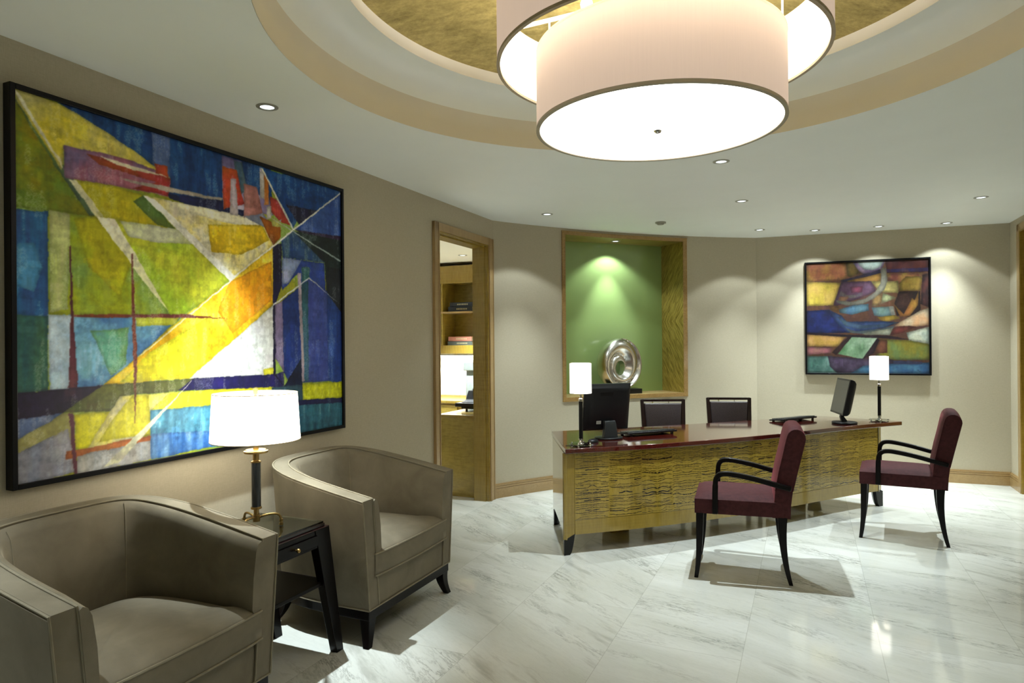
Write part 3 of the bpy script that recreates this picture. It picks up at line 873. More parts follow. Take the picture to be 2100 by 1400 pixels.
# ---------------------------------------------------------------- lamps in the ceilings
def downlight_proto(name='downlight'):
    r = empty(name, (0, 0, 0))
    mb = MB(); mb.lathe([(0.034, 0.0), (0.034, -0.004), (0.052, -0.003), (0.053, 0.0)], 0, 0, 40, False, False)
    mb.build('trim_ring', TRIMW, r, smooth=True)
    mb = MB(); mb.lathe([(0.0345, -0.0005), (0.026, -0.0030), (0.0001, -0.0034)], 0, 0, 32, False, True)
    mb.build('lens', LENS, r, smooth=True)
    return r
def spot(parent, power, size, blend, rad=0.025, color=C_COOL, z=-0.02, name='bulb_light', tilt=None):
    d = bpy.data.lights.new(name, 'SPOT'); d.energy = power; d.spot_size = R(size); d.spot_blend = blend
    d.shadow_soft_size = rad; d.color = color
    o = bpy.data.objects.new(name, d); COL.objects.link(o); o.parent = parent; o.location = (0, 0, z)
    if tilt: o.rotation_euler = tilt
    return o
GD = 'recessed ceiling downlights'
DL = [
 ((-1.195, 3.278), 'g', 'recessed downlight above the table lamp, near the large left painting'),
 ((1.374, 4.348), 'g', 'recessed downlight just below the big drum pendant'),
 ((1.935, 5.589), 'g', 'recessed downlight over the middle of the desk, between the pendant and the niche'),
 ((0.331, 6.098), 'w', 'recessed downlight nearest the office doorway'),
 ((1.485, 6.614), 'w', 'recessed downlight beside the small smoke detector above the niche'),
 ((2.632, 7.058), 'w', 'recessed downlight in front of the corner between niche wall and picture wall'),
 ((3.243, 7.118), 'w', 'recessed downlight above the left edge of the brown abstract picture'),
 ((3.807, 6.903), 'w', 'recessed downlight above the middle of the brown abstract picture'),
 ((4.398, 6.732), 'w', 'recessed downlight above the right edge of the brown abstract picture'),
 ((3.894, 5.520), 'g', 'recessed downlight farthest right in the ceiling, over the right end of the desk'),
 ((2.306, 1.793), 'g', 'recessed downlight right of the pendant outside the view'),
 ((-0.232, 0.869), 'g', 'recessed downlight near the camera outside the view'),
 ((-1.82, 1.79), 'x', 'recessed downlight near the left wall over the nearer armchair, outside the view'),
]
proto = None
for (x, y), kind, lab in DL:
    if proto is None: d = proto = downlight_proto()
    else: d = copy_tree(proto)
    d.location = (x, y, ZC)
    tag(d, lab, 'ceiling light', GD)
    DL_OBJ = d
    d['_k'] = kind
for o in [o for o in list(COL.objects) if o.type == 'EMPTY' and '_k' in o]:
    k = o['_k']; del o['_k']
    if k == 'g':
        x, y = o.location.x, o.location.y
        near = y < 2.5
        spot(o, P_DOWN * (1.9 if x < -1 else 0.45 if near else 1.0), 47 if x < -1 else 78, 1.0 if x < -1 else 0.75, 0.016)
    elif k == 'w':
        spot(o, P_WASH * 0.10, 106, 0.2, 0.02); spot(o, P_WASH, 70, 1.0, 0.02)
    else:
        spot(o, P_DOWN * 0.8, 50, 1.0)
# niche downlight
d = copy_tree(proto)
for ch in list(d.children):
    if ch.type == 'LIGHT': bpy.data.objects.remove(ch)
d.location = (1.150, 7.345, NZ1); tag(d, 'small downlight set into the top of the green niche', 'ceiling light', GD)
spot(d, P_NICHE, 64, 0.7, 0.012); spot(d, P_NICHE * 0.35, 120, 0.4, 0.012)
# office downlight
d = copy_tree(proto)
for ch in list(d.children):
    if ch.type == 'LIGHT': bpy.data.objects.remove(ch)
d.location = SM(6.78, 3.62, OC); tag(d, 'downlight in the white office ceiling seen through the doorway', 'ceiling light', GD)
spot(d, P_DOWN * 4.0, 78, 0.8, 0.06, C_COOL)
# smoke detector
r = empty('smoke_detector', (1.470, 6.555, ZC), 0, 'small round white smoke detector on the ceiling by a downlight', 'smoke detector')
mb = MB(); mb.lathe([(0.052, 0), (0.052, -0.008), (0.042, -0.010)], 0, 0, 32, False, True); mb.build('base', TRIMW, r, smooth=True)
mb = MB(); mb.lathe([(0.036, -0.010), (0.030, -0.026), (0.001, -0.028)], 0, 0, 24, False, True); mb.build('cap', TRIMW, r, smooth=True)

# ---------------------------------------------------------------- double drum pendant
pend = empty('drum_pendant', (CEN[0], CEN[1], 2.325), 0, 'huge double drum pendant lamp with peach fabric shades and a glowing white underside', 'pendant lamp')
def drum(r, z0, z1, n=128, name='shade'):
    mb = MB(); mb.lathe([(r, z0 + 0.004), (r, z1)], 0, 0, n, False, False); o = mb.build(name, DRUM_SIDE, pend, smooth=True, angle=60)
    mb = MB(); mb.lathe([(r - 0.006, z0 + 0.012), (r - 0.006, z1)], 0, 0, n, False, False); mb.build('lining', DRUM_IN, o, smooth=True, angle=60)
    mb = MB(); mb.lathe([(r + 0.001, z0 + 0.012), (r + 0.002, z0), (r - 0.012, z0), (r - 0.012, z0 + 0.010)], 0, 0, n, False, False)
    mb.build('lower_rim', DRUM_RIM, o, smooth=True)
    mb = MB(); mb.lathe([(r + 0.001, z1 - 0.008), (r + 0.001, z1), (r - 0.008, z1), (r - 0.008, z1 - 0.008)], 0, 0, n, False, False)
    mb.build('upper_rim', plain('peach_rim_tape', (0.62, 0.45, 0.33), 0.7), o, smooth=True)
    return o
drum(0.4717, 0.0, 0.305, name='inner_shade')
drum(0.625, 0.250, 0.535, name='outer_shade')
mb = MB(); mb.lathe([(0.460, 0.004), (0.0001, 0.004)], 0, 0, 96, False, False); mb.build('diffuser', DRUM_DISC, pend)
mb = MB(); mb.lathe([(0.009, 0.004), (0.009, -0.004), (0.016, -0.007), (0.013, -0.014), (0.001, -0.018)], 0, 0, 20, False, True); mb.build('finial', CHROME, pend, smooth=True)
WHITEM = plain('white_metal', (0.75, 0.75, 0.72), 0.4)
for k in range(4):
    a = R(153.5) + k * PI / 2
    c, s_ = math.cos(a), math.sin(a); p = (-s_ * 0.011, c * 0.011)
    mb = MB(); mb.prism([(c * 0.03 - p[0], s_ * 0.03 - p[1]), (c * 0.618 - p[0], s_ * 0.618 - p[1]), (c * 0.618 + p[0], s_ * 0.618 + p[1]), (c * 0.03 + p[0], s_ * 0.03 + p[1])], 0.522, 0.530)
    mb.build('spider_arm', WHITEM, pend)
    mb = MB(); mb.tube([(c * 0.455, s_ * 0.455, 0.30), (c * 0.455, s_ * 0.455, 0.522)], 0.004, 8); mb.build('hanging_rod', WHITEM, pend)
mb = MB(); mb.lathe([(0.011, 0.31), (0.011, 0.775)], 0, 0, 16); mb.build('stem', WHITEM, pend)
mb = MB(); mb.lathe([(0.07, 0.760), (0.07, 0.782)], 0, 0, 32); mb.build('ceiling_canopy', WHITEM, pend)

for k in range(4):
    a = R(153.5 + 45) + k * PI / 2
    mb = MB(); mb.sphere((0.30 * math.cos(a), 0.30 * math.sin(a), 0.44), 0.024, 8); b_ = mb.build('bulb', LENS, pend, smooth=True)
    d = bpy.data.lights.new('bulb_light', 'POINT'); d.energy = P_BULB; d.color = (1.0, 0.97, 0.90); d.shadow_soft_size = 0.03
    o = bpy.data.objects.new('bulb_light', d); COL.objects.link(o); o.parent = b_; o.location = (0.30 * math.cos(a), 0.30 * math.sin(a), 0.49)

# ================================================================== PAINTINGS
def vnoise(h, w, gy, gx, rng):
    g = rng.random((gy + 2, gx + 2))
    y = np.linspace(0, gy, h, endpoint=False); x = np.linspace(0, gx, w, endpoint=False)
    y0 = y.astype(int); x0 = x.astype(int); fy = (y - y0)[:, None]; fx = (x - x0)[None]
    fy = fy * fy * (3 - 2 * fy); fx = fx * fx * (3 - 2 * fx)
    a = g[y0][:, x0]; b = g[y0][:, x0 + 1]; c = g[y0 + 1][:, x0]; d = g[y0 + 1][:, x0 + 1]
    return (a * (1 - fx) + b * fx) * (1 - fy) + (c * (1 - fx) + d * fx) * fy
def fbm(h, w, gy, gx, rng, o=4):
    s = 0; t = 0
    for k in range(o):
        s = s + vnoise(h, w, gy * 2 ** k, gx * 2 ** k, rng) / 1.6 ** k; t += 1 / 1.6 ** k
    return s / t
def boxblur(a, r):
    for ax in (0, 1):
        p = np.pad(a, [(r, r) if k == ax else (0, 0) for k in range(a.ndim)], mode='edge')
        c = np.cumsum(p, axis=ax); n = a.shape[ax]
        z = np.zeros_like(np.take(c, [0], axis=ax)); c = np.concatenate([z, c], axis=ax)
        a = (np.take(c, range(2 * r + 1, 2 * r + 1 + n), axis=ax) - np.take(c, range(0, n), axis=ax)) / (2 * r + 1)
    return a
def rasterise(polys, w, h, seed, gain=1.0, soft=0, shade=0.25, grain=1.0, sat=1.0):
    rng = np.random.default_rng(seed)
    V, U_ = np.meshgrid(np.linspace(0, 1, h), np.linspace(0, 1, w), indexing='ij')
    jx = (fbm(h, w, 40, 40, rng, 3) - 0.5) * 0.006; jy = (fbm(h, w, 40, 40, rng, 3) - 0.5) * 0.006
    X = U_ + jx; Y = V + jy
    patch = [fbm(h, w, 9, 11, rng, 5) for _ in range(3)]
    streak = [fbm(h, w, 6, 60, rng, 3) for _ in range(2)]
    hs = fbm(h, w, 70, 8, rng, 3)
    speck = rng.random((h, w)); tex = fbm(h, w, 90, 130, rng, 3)
    img = np.zeros((h, w, 3))
    for i, q in enumerate(polys):
        c1 = np.array(q[0:3]) / 255.0; c2 = np.array(q[3:6]) / 255.0; st = q[6]; pts = np.array(q[7], float).reshape(-1, 2) / 1000
        x0, y0 = pts.min(0) - 0.01; x1, y1 = pts.max(0) + 0.01
        ia = max(0, int(y0 * h)); ib = min(h, int(y1 * h) + 2); ja = max(0, int(x0 * w)); jb = min(w, int(x1 * w) + 2)
        if ia >= ib or ja >= jb: continue
        xs = X[ia:ib, ja:jb]; ys = Y[ia:ib, ja:jb]
        ins = np.zeros(xs.shape, bool)
        n = len(pts)
        for k in range(n):
            ax, ay = pts[k]; bx, by = pts[(k + 1) % n]
            if ay == by: continue
            cond = ((ay > ys) != (by > ys)) & (xs < (bx - ax) * (ys - ay) / (by - ay) + ax)
            ins ^= cond
        p = patch[i % 3][ia:ib, ja:jb]; s = streak[i % 2][ia:ib, ja:jb]; hh = hs[ia:ib, ja:jb]
        if st == 'g':
            d = pts[2] - pts[0]; L = (d @ d) or 1
            k = np.clip(((xs - pts[0][0]) * d[0] + (ys - pts[0][1]) * d[1]) / L, 0, 1) * 0.8 + (p - 0.5) * 0.8
        elif st == 'v': k = (s - 0.5) * 2.2 + 0.5
        else: k = (p - 0.5) * 3.2 + 0.5
        k = np.clip(k, 0, 1)[..., None]
        c = c1 * (1 - k) + c2 * k
        er = 5 if not soft else 13
        if min(ins.shape) > 2 * er + 2 and i > 0 and st != 'g':
            m_ = boxblur(boxblur(np.pad(ins.astype(float), er), er), er // 2)[er:-er, er:-er]
            c = c * (1 - shade + shade * np.clip((m_ - 0.45) / 0.45, 0, 1))[..., None]
        lum = 1 + ((tex[ia:ib, ja:jb] - 0.5) * 0.36 * grain + (s - 0.5) * 0.20 * grain + (hh - 0.5) * 0.14 * grain + (p - 0.5) * 0.5 + (speck[ia:ib, ja:jb] - 0.5) * 0.10)[..., None]
        c = np.clip(c * lum, 0, 1)
        light = (((p * s * 2) > 0.66) & (speck[ia:ib, ja:jb] > 0.5) & (grain > 0.6))[..., None]
        c = np.where(light, c * 0.75 + 0.22, c)
        sub = img[ia:ib, ja:jb]
        sub[ins] = c[ins]
    # loose brush dabs that pick up the paint below
    nd = 1500 if not soft else 900
    for _ in range(nd):
        i0 = int(rng.random() * (h - 30)); j0 = int(rng.random() * (w - 30)); dh = int(rng.integers(8, 30)); dw_ = int(rng.integers(4, 16))
        if rng.random() < 0.3: dh, dw_ = dw_, dh
        c = img[i0 + dh // 2, j0 + dw_ // 2]; far_ = np.abs(img[i0:i0 + dh, j0:j0 + dw_] - c).sum(2) < 0.33
        col = np.clip(c * (1 + rng.normal(0, 0.14)) + rng.normal(0, 0.018, 3) + (0.08 if rng.random() < 0.12 else 0), 0, 1)
        al = (rng.random((1, dw_)) * 0.45 + 0.12) * (rng.random((dh, dw_)) * 0.6 + 0.4) * far_
        img[i0:i0 + dh, j0:j0 + dw_] = img[i0:i0 + dh, j0:j0 + dw_] * (1 - al[..., None]) + col * al[..., None]
    if soft: img = boxblur(boxblur(img, soft), soft)
    else: img = boxblur(img, 1) * 0.6 + img * 0.4
    g_ = img.mean(2, keepdims=True); img = np.clip(g_ + (img - g_) * sat, 0, 1)
    lin_ = np.where(img <= 0.04045, img / 12.92, ((img + 0.055) / 1.055) ** 2.4)
    return np.clip(lin_ * gain, 0, 1)
def canvas_mesh(name, W, H, w, h, polys, seed, gain, parent, mat=CANVAS, **kw):
    """fine grid in local x (0..W), z (0..H), y = 0; colours belong to the paint"""
    img = rasterise(polys, w, h, seed, gain, **kw)
    xs = np.linspace(0, W, w); zs_ = np.linspace(0, H, h)
    ZZ, XX = np.meshgrid(zs_, xs, indexing='ij')
    rng = np.random.default_rng(seed + 5)
    co = np.stack([XX, np.zeros_like(XX), ZZ], -1).reshape(-1, 3)
    idx = np.arange(w * h).reshape(h, w)
    q = np.stack([idx[:-1, :-1], idx[:-1, 1:], idx[1:, 1:], idx[1:, :-1]], -1).reshape(-1, 4)
    me = bpy.data.meshes.new(name)
    me.vertices.add(len(co)); me.vertices.foreach_set('co', co.ravel())
    me.loops.add(q.size); me.loops.foreach_set('vertex_index', q.ravel().astype(np.int32))
    me.polygons.add(len(q)); me.polygons.foreach_set('loop_start', np.arange(0, q.size, 4, dtype=np.int32))
    me.update(calc_edges=True); me.validate()
    att = me.color_attributes.new('paint', 'FLOAT_COLOR', 'POINT')
    att.data.foreach_set('color', np.concatenate([img.reshape(-1, 3), np.ones((w * h, 1))], 1).ravel().astype(np.float32))
    me.materials.append(mat)
    o = bpy.data.objects.new(name, me); COL.objects.link(o); o.parent = parent
    return o
def framed(root, W, H, depth, fw, cw, ch, polys, seed, gain, recess=0.012, **kw):
    """local x right along the wall, y into the wall, z up; y=0 is the wall plane, front at -depth"""
    for nm, (x0, x1, z0, z1) in (('frame_side', (0, fw, 0, H)), ('frame_side', (W - fw, W, 0, H)), ('frame_rail', (fw, W - fw, 0, fw)), ('frame_rail', (fw, W - fw, H - fw, H))):
        mb = MB(); mb.box(x0, x1, -depth, -0.001, z0, z1); mb.build(nm, FRAMEB, root, bevel=0.002)
    c = canvas_mesh('canvas', W - 2 * fw, H - 2 * fw, cw, ch, polys, seed, gain, root, **kw)
    c.location = (fw, -depth + recess, fw)
    return c
FRAMEB = plain('black_frame_lacquer', (0.003, 0.003, 0.004), 0.35, var=0.1, spec=0.2)
r = empty('framed_painting', SM(1.515, WL, 0.958), ROTL, 'very large yellow and blue geometric abstract painting in a black frame', 'painting')
framed(r, 1.958, 1.530, 0.045, 0.020, 620, 500, PAINT_LEFT, 3, 1.08, shade=0.20, sat=1.04)
# picture wall: local x from K2 to K3
dw = (K3 - K2).normalized(); rotw = math.atan2(dw.y, dw.x); nw = Vector((-dw.y, dw.x, 0))
p = K2 + dw * 0.507
r = empty('framed_painting', (p.x, p.y, 1.112), rotw, 'small brown, blue and ochre abstract picture in a thin black frame', 'painting')
framed(r, 1.212, 1.242, 0.040, 0.018, 440, 440, PAINT_RIGHT, 11, 0.56, soft=1, shade=0.42, grain=0.55, sat=0.90)

# ================================================================== ARMCHAIRS
def se_path(a, D, p, n, o=0.0):
    """superellipse plan, front ends at y=0, back at y=D; o = offset inwards; returns (x, y)"""
    out = []
    for k in range(n + 1):
        t = -PI / 2 + PI * k / n
        # even out the samples
        sx = math.copysign(abs(math.sin(t)) ** (2 / p), math.sin(t)); cy = abs(math.cos(t)) ** (2 / p)
        out.append((sx * a, cy * D))
    if o:
        q = []
        for i, (x, y) in enumerate(out):
            x0, y0 = out[max(0, i - 1)]; x1, y1 = out[min(n, i + 1)]
            dx, dy = x1 - x0, y1 - y0; L = math.hypot(dx, dy) or 1
            q.append((x + dy / L * o, y - dx / L * o))
        out = q
    return out
def resample(pts, n):
    P = [Vector((p[0], p[1])) for p in pts]; d = [0]
    for a, b in zip(P[:-1], P[1:]): d.append(d[-1] + (b - a).length)
    out = []; j = 0
    for k in range(n + 1):
        t = d[-1] * k / n
        while j < len(d) - 2 and d[j + 1] < t: j += 1
        f = (t - d[j]) / ((d[j + 1] - d[j]) or 1)
        out.append(P[j].lerp(P[j + 1], max(0, min(1, f))))
    return out
def make_armchair():
    r = empty('armchair', (0, 0, 0))
    n = 96
    top = resample(se_path(0.450, 0.740, 4.0, 600), n)      # outer plan at the top
    bot = resample(se_path(0.402, 0.700, 4.0, 600), n)      # outer plan at the bottom
    ztop = lambda y: 0.730 + (0.862 - 0.730) * max(0, min(1, y / 0.74))
    def inward(P, i, o):
        a = P[max(0, i - 1)]; b = P[min(n, i + 1)]
        if i in (0, n): return P[i] + Vector((o if P[i].x < 0 else -o, 0))
        d = (b - a).normalized(); return P[i] + Vector((d.y, -d.x)) * o
    TH = 0.088
    def pt(i, o, z, zt):
        f = (z - 0.18) / (zt - 0.18)
        t = inward(top, i, o); b = inward(bot, i, o)
        q = b.lerp(t, f); return (q.x, q.y, z)
    rings = []
    for i in range(n + 1):
        zt = ztop(top[i].y)
        rings.append([pt(i, 0.0, 0.18, zt), pt(i, -0.004, 0.40, zt), pt(i, -0.001, zt - 0.012, zt), pt(i, 0.010, zt, zt),
                      pt(i, TH - 0.010, zt, zt), pt(i, TH, zt - 0.010, zt), pt(i, TH, 0.32, zt), pt(i, TH, 0.18, zt)])
    mb = MB(); mb.loft(rings); mb.build('upholstered_shell', VELVET, r, smooth=True, angle=40)
    # inner pad of arms and back, rounded, a little proud of the shell
    rings = []
    for i in range(n + 1):
        zt = ztop(top[i].y); e = min(i, n - i)
        k = 0.75 + 0.25 * min(1, e / 5)
        zb = 0.452
        rings.append([pt(i, TH - 0.004, zt - 0.012, zt), pt(i, TH + 0.010 * k, zt - 0.004, zt), pt(i, TH + 0.030 * k, zt - 0.012, zt), pt(i, TH + 0.044 * k, zt - 0.04, zt),
                      pt(i, TH + 0.052 * k, (zt + zb) / 2, zt), pt(i, TH + 0.048 * k, zb + 0.02, zt), pt(i, TH + 0.035 * k, zb, zt), pt(i, TH - 0.004, zb, zt)])
    # pull the first and last rings back for a rounded front
    for q, e in ((0, 0.014), (n, 0.014)):
        rings[q] = [(x, y + 0.002, z) for x, y, z in rings[q]]
    f0 = [(x * 0.999, y - 0.010, z * 0.999 + 0.0005) for x, y, z in rings[0]]
    f1 = [(x * 0.999, y - 0.010, z * 0.999 + 0.0005) for x, y, z in rings[-1]]
    mb = MB(); mb.loft([f0] + rings + [f1]); mb.build('inner_back_pad', VELVET, r, smooth=True, angle=50)
    # upright seams where the back meets the arms
    for tgt in (-1, 1):
        i = min(range(n + 1), key=lambda q: abs(top[q].x - tgt * 0.27) + (10 if top[q].y < 0.4 else 0))
        zt = ztop(top[i].y)
        mb = MB(); mb.tube([pt(i, TH + 0.031, zt - 0.011, zt), pt(i, TH + 0.0445, zt - 0.04, zt), pt(i, TH + 0.0525, (zt + 0.452) / 2, zt), pt(i, TH + 0.048, 0.47, zt)], 0.0016, 5)
        mb.build('seam', PIPE_L, r, smooth=True)
    # seat cushion
    inner = [inward(bot, i, TH + 0.012) for i in range(n + 1)]
    inner = [Vector((max(-0.352, min(0.352, v.x * 1.06)), v.y)) for v in inner]
    poly = [(v.x, v.y) for v in inner[3:-3]]
    poly = [(-0.352, -0.006), (-0.352, 0.03)] + [p for p in poly if p[1] > 0.06] + [(0.352, 0.03), (0.352, -0.006)]
    front = [(0.352 - 0.704 * k / 14, -0.010 - 0.012 * math.sin(PI * k / 14)) for k in range(1, 14)]
    poly = poly + front
    cx, cy = 0.0, 0.32
    def ringz(sc, z): return [(cx + (x - cx) * sc, cy + (y - cy) * sc, z) for x, y in poly]
    prof = [(0.90, 0.338), (0.985, 0.337), (0.998, 0.345), (1.002, 0.39), (1.0, 0.440), (0.993, 0.454), (0.975, 0.461), (0.9, 0.472), (0.75, 0.484), (0.5, 0.494), (0.25, 0.499), (0.02, 0.500)]
    mb = MB(); mb.loft([ringz(s_, z) for s_, z in prof]); mb.build('seat_cushion', VELVET, r, smooth=True, angle=70)
    mb = MB()
    for zz, sc in ((0.452, 1.001), (0.343, 1.001)):
        mb.tube([(x, y, z) for x, y, z in ringz(sc, zz)], 0.0048, 6, loop=True, caps=False)
    mb.build('cushion_piping', PIPE_L, r, smooth=True)
    # front panel and deck below the cushion
    mb = MB(); mb.box(-0.325, 0.325, 0.004, 0.06, 0.182, 0.338); mb.box(-0.325, 0.325, 0.06, 0.60, 0.25, 0.335)
    mb.build('front_panel', VELVET, r, bevel=0.006)
    # piping on the outer top edge, the inner edge and down the fronts
    mb = MB()
    for o, dz in ((0.003, 0.0), (TH - 0.004, 0.002)):
        line = [pt(i, o, ztop(top[i].y) - 0.002 + dz, ztop(top[i].y)) for i in range(n + 1)]
        first = [pt(0, o, z, 0.73) for z in (0.19, 0.35, 0.55, 0.70)]; last = [pt(n, o, z, 0.73) for z in (0.70, 0.55, 0.35, 0.19)]
        first = [(x, y - 0.002, z) for x, y, z in first]; last = [(x, y - 0.002, z) for x, y, z in last]
        mb.tube(first + line + last, 0.0042, 6)
    base = [pt(i, -0.001, 0.185, 0.8) for i in range(n + 1)]
    mb.tube(base, 0.004, 6); mb.tube([(-0.40, -0.002, 0.185), (0.40, -0.002, 0.185)], 0.004, 6)
    mb.build('welt_piping', PIPE_L, r, smooth=True)
    # dark base frame
    mb = MB(); mb.prism([(v.x * 0.985, v.y * 0.985 + 0.004) for v in bot], 0.132, 0.181); mb.build('base_frame', EBONY, r, bevel=0.003)
    # sabre legs
    def leg(x, y, dx, dy, wt=0.060, wb=0.034):
        rings = []
        for k in range(9):
            t = k / 8; z = 0.135 * (1 - t); f = t ** 2.0
            w = wt + (wb - wt) * t
            cx_, cy_ = x + dx * f, y + dy * f
            ax, ay = (x0_ := cx_ - w / 2 * math.copysign(1, x)), cy_
            rings.append([(cx_ - w / 2, cy_ - w / 2, z), (cx_ + w / 2, cy_ - w / 2, z), (cx_ + w / 2, cy_ + w / 2, z), (cx_ - w / 2, cy_ + w / 2, z)])
        mb = MB(); mb.loft(rings); return mb.build('leg', EBONY, r, bevel=0.003)
    leg(-0.362, 0.036, -0.035, -0.022); leg(0.362, 0.036, 0.035, -0.022)
    leg(-0.330, 0.60, -0.05, 0.06); leg(0.330, 0.60, 0.05, 0.06)
    return r
ach = make_armchair()
ach.location = SM(3.100, 1.975); ach.rotation_euler = (0, 0, ROTL)
tag(ach, 'taupe velvet tub armchair between the side table and the office doorway', 'armchair', 'taupe velvet armchairs along the left wall')
a2 = copy_tree(ach); a2.location = SM(1.640, 1.975)
tag(a2, 'taupe velvet tub armchair in the near left corner, cut by the picture edge', 'armchair', 'taupe velvet armchairs along the left wall')

# ================================================================== SIDE TABLE AND ITS LAMP
tb = smempty('side_table', 2.318, 2.095, 0, 'dark wood side table with splayed legs and a glass top between the armchairs', 'side table')
tb.location = SM(2.318, 2.095)
TD = 0.428
for sx in (-1, 1):
    for y in (0.0, TD):
        rings = []
        for k in range(7):
            t = k / 6; z = 0.630 * (1 - t)
            xo = (0.235 + 0.100 * t) if sx > 0 else (0.228 + 0.032 * t); w = 0.098 - 0.050 * t; d = 0.050 - 0.008 * t
            y0 = y if y == 0 else TD - d; y1 = y + d if y == 0 else TD
            rings.append([(sx * (xo - w), y0, z), (sx * xo, y0, z), (sx * xo, y1, z), (sx * (xo - w), y1, z)])
        mb = MB(); mb.loft(rings); mb.build('leg', EBONY, tb, bevel=0.002)
mb = MB(); mb.box(-0.160, 0.160, 0.004, 0.022, 0.545, 0.628); mb.box(-0.160, 0.160, TD - 0.022, TD - 0.004, 0.545, 0.628)
for sx in (-1, 1): mb.box(sx * 0.19 - 0.009, sx * 0.19 + 0.009, 0.05, TD - 0.05, 0.545, 0.628)
mb.build('apron', EBONY, tb, bevel=0.002)
mb = MB(); mb.box(-0.150, 0.150, -0.004, 0.004, 0.556, 0.606); dr = mb.build('drawer', EBONY, tb, bevel=0.002)
mb = MB(); mb.tube([(0, -0.004, 0.580), (0, -0.016, 0.580)], [0.004, 0.003], 10); mb.sphere((0, -0.022, 0.580), 0.010, 8); mb.build('knob', BRASS, dr, smooth=True)
mb = MB(); mb.box(-0.236, 0.236, 0.0, TD, 0.628, 0.633); mb.box(-0.218, 0.218, 0.012, TD - 0.012, 0.633, 0.648); mb.build('tabletop', EBONY_R, tb, bevel=0.002)
mb = MB(); mb.box(-0.212, 0.212, 0.016, TD - 0.016, 0.6485, 0.6570); mb.build('glass_top', TGLASS, tb)
mb = MB(); mb.box(-0.252, 0.252, 0.02, TD - 0.02, 0.350, 0.368); mb.build('shelf', EBONY, tb, bevel=0.002)

LP = SM(2.318, 2.318)
lp = empty('table_lamp', (LP.x, LP.y, 0.657), ROTL + R(20), 'brass and black table lamp with a lit white drum shade on the side table', 'table lamp')
mb = MB(); mb.lathe([(0.196, 0.402), (0.184, 0.618)], 0, 0, 64, False, False)
sh = mb.build('lamp_shade', SHADE, lp, smooth=True, angle=60)
RIMT = plain('beige_rim_tape', (0.55, 0.44, 0.27), 0.7)
for rr_, zz in ((0.196, 0.403), (0.184, 0.617)):
    mb = MB(); mb.tube([(rr_ * math.cos(2 * PI * k / 48), rr_ * math.sin(2 * PI * k / 48), zz) for k in range(48)], 0.0022, 6, loop=True, caps=False)
    mb.build('shade_rim', RIMT, sh, smooth=True)
mb = MB()
for k in range(3):
    a = 2 * PI * k / 3
    mb.tube([(0, 0, 0.600), (0.184 * math.cos(a), 0.184 * math.sin(a), 0.612)], 0.002, 6)
mb.build('shade_spider', BRASS, sh)
mb = MB(); mb.lathe([(0.012, 0.29), (0.012, 0.585), (0.006, 0.590), (0.006, 0.612), (0.011, 0.613), (0.011, 0.640), (0.002, 0.642)], 0, 0, 20); mb.build('stem', BRASS, lp, smooth=True)
mb = MB(); mb.lathe([(0.012, 0.344), (0.052, 0.344), (0.054, 0.348), (0.054, 0.354), (0.046, 0.356), (0.044, 0.360), (0.012, 0.361)], 0, 0, 40); mb.build('disc_collar', BRASS, lp, smooth=True)
mb = MB(); mb.lathe([(0.014, 0.345), (0.014, 0.310), (0.023, 0.306), (0.023, 0.300), (0.016, 0.297)], 0, 0, 24); mb.build('upper_collar', BRASS, lp, smooth=True)
mb = MB(); mb.lathe([(0.0205, 0.098), (0.0205, 0.300)], 0, 0, 28); mb.build('column', plain('black_enamel', (0.008, 0.010, 0.012), 0.22, coat=0.5), lp, smooth=True, angle=30)
mb = MB(); mb.lathe([(0.022, 0.098), (0.024, 0.094), (0.024, 0.088), (0.012, 0.086), (0.012, 0.062), (0.016, 0.060), (0.016, 0.030), (0.006, 0.026), (0.001, 0.025)], 0, 0, 24); mb.build('lower_collar', BRASS, lp, smooth=True)
for k in range(3):
    a = 2 * PI * k / 3 + R(-65)
    c, s_ = math.cos(a), math.sin(a)
    prof = [(0.012, 0.048), (0.05, 0.056), (0.082, 0.056), (0.099, 0.048), (0.106, 0.030), (0.107, 0.012)]
    mb = MB(); mb.tube(catmull([(c * x, s_ * x, z) for x, z in prof], 4), 0.0055, 8)
    mb.lathe([(0.009, 0.020), (0.009, 0.030)], c * 0.107, s_ * 0.107, 12); mb.lathe([(0.004, 0.001), (0.010, 0.003), (0.010, 0.012), (0.006, 0.014)], c * 0.107, s_ * 0.107, 12)
    mb.build('foot', BRASS, lp, smooth=True)

# ================================================================== DESK
O = Vector((0.364, 4.636, 0)); RD = R(23.9)
desk = empty('reception_desk', O, RD, 'long curved reception desk with a dark red lacquer top and crackled golden veneer front', 'desk')
def dk(x, y, z=0.0):
    return Vector((O.x + x * math.cos(RD) - y * math.sin(RD), O.y + x * math.sin(RD) + y * math.cos(RD), z))
front = catmull([(0, 0, 0), (0.5, -0.066, 0), (0.95, -0.100, 0), (1.4, -0.108, 0), (1.9, -0.088, 0), (2.5, -0.036, 0), (3.0, -0.002, 0), (3.46, 0.0, 0)], 8)
fy = lambda x: np.interp(x, [p.x for p in front], [p.y for p in front])
back = catmull([(0.344, 0.874, 0), (0.9, 0.80, 0), (1.6, 0.735, 0), (2.3, 0.700, 0), (2.85, 0.690, 0), (3.20, 0.668, 0)], 6)
toppoly = [(p.x, p.y) for p in front] + [(3.47, 0.035), (3.38, 0.22), (3.30, 0.42)] + [(p.x, p.y) for p in back[::-1]]
mb = MB(); mb.prism(toppoly, 0.716, 0.750); mb.build('desktop', MAHOG, desk, bevel=0.004, seg=3)
IN = 0.034
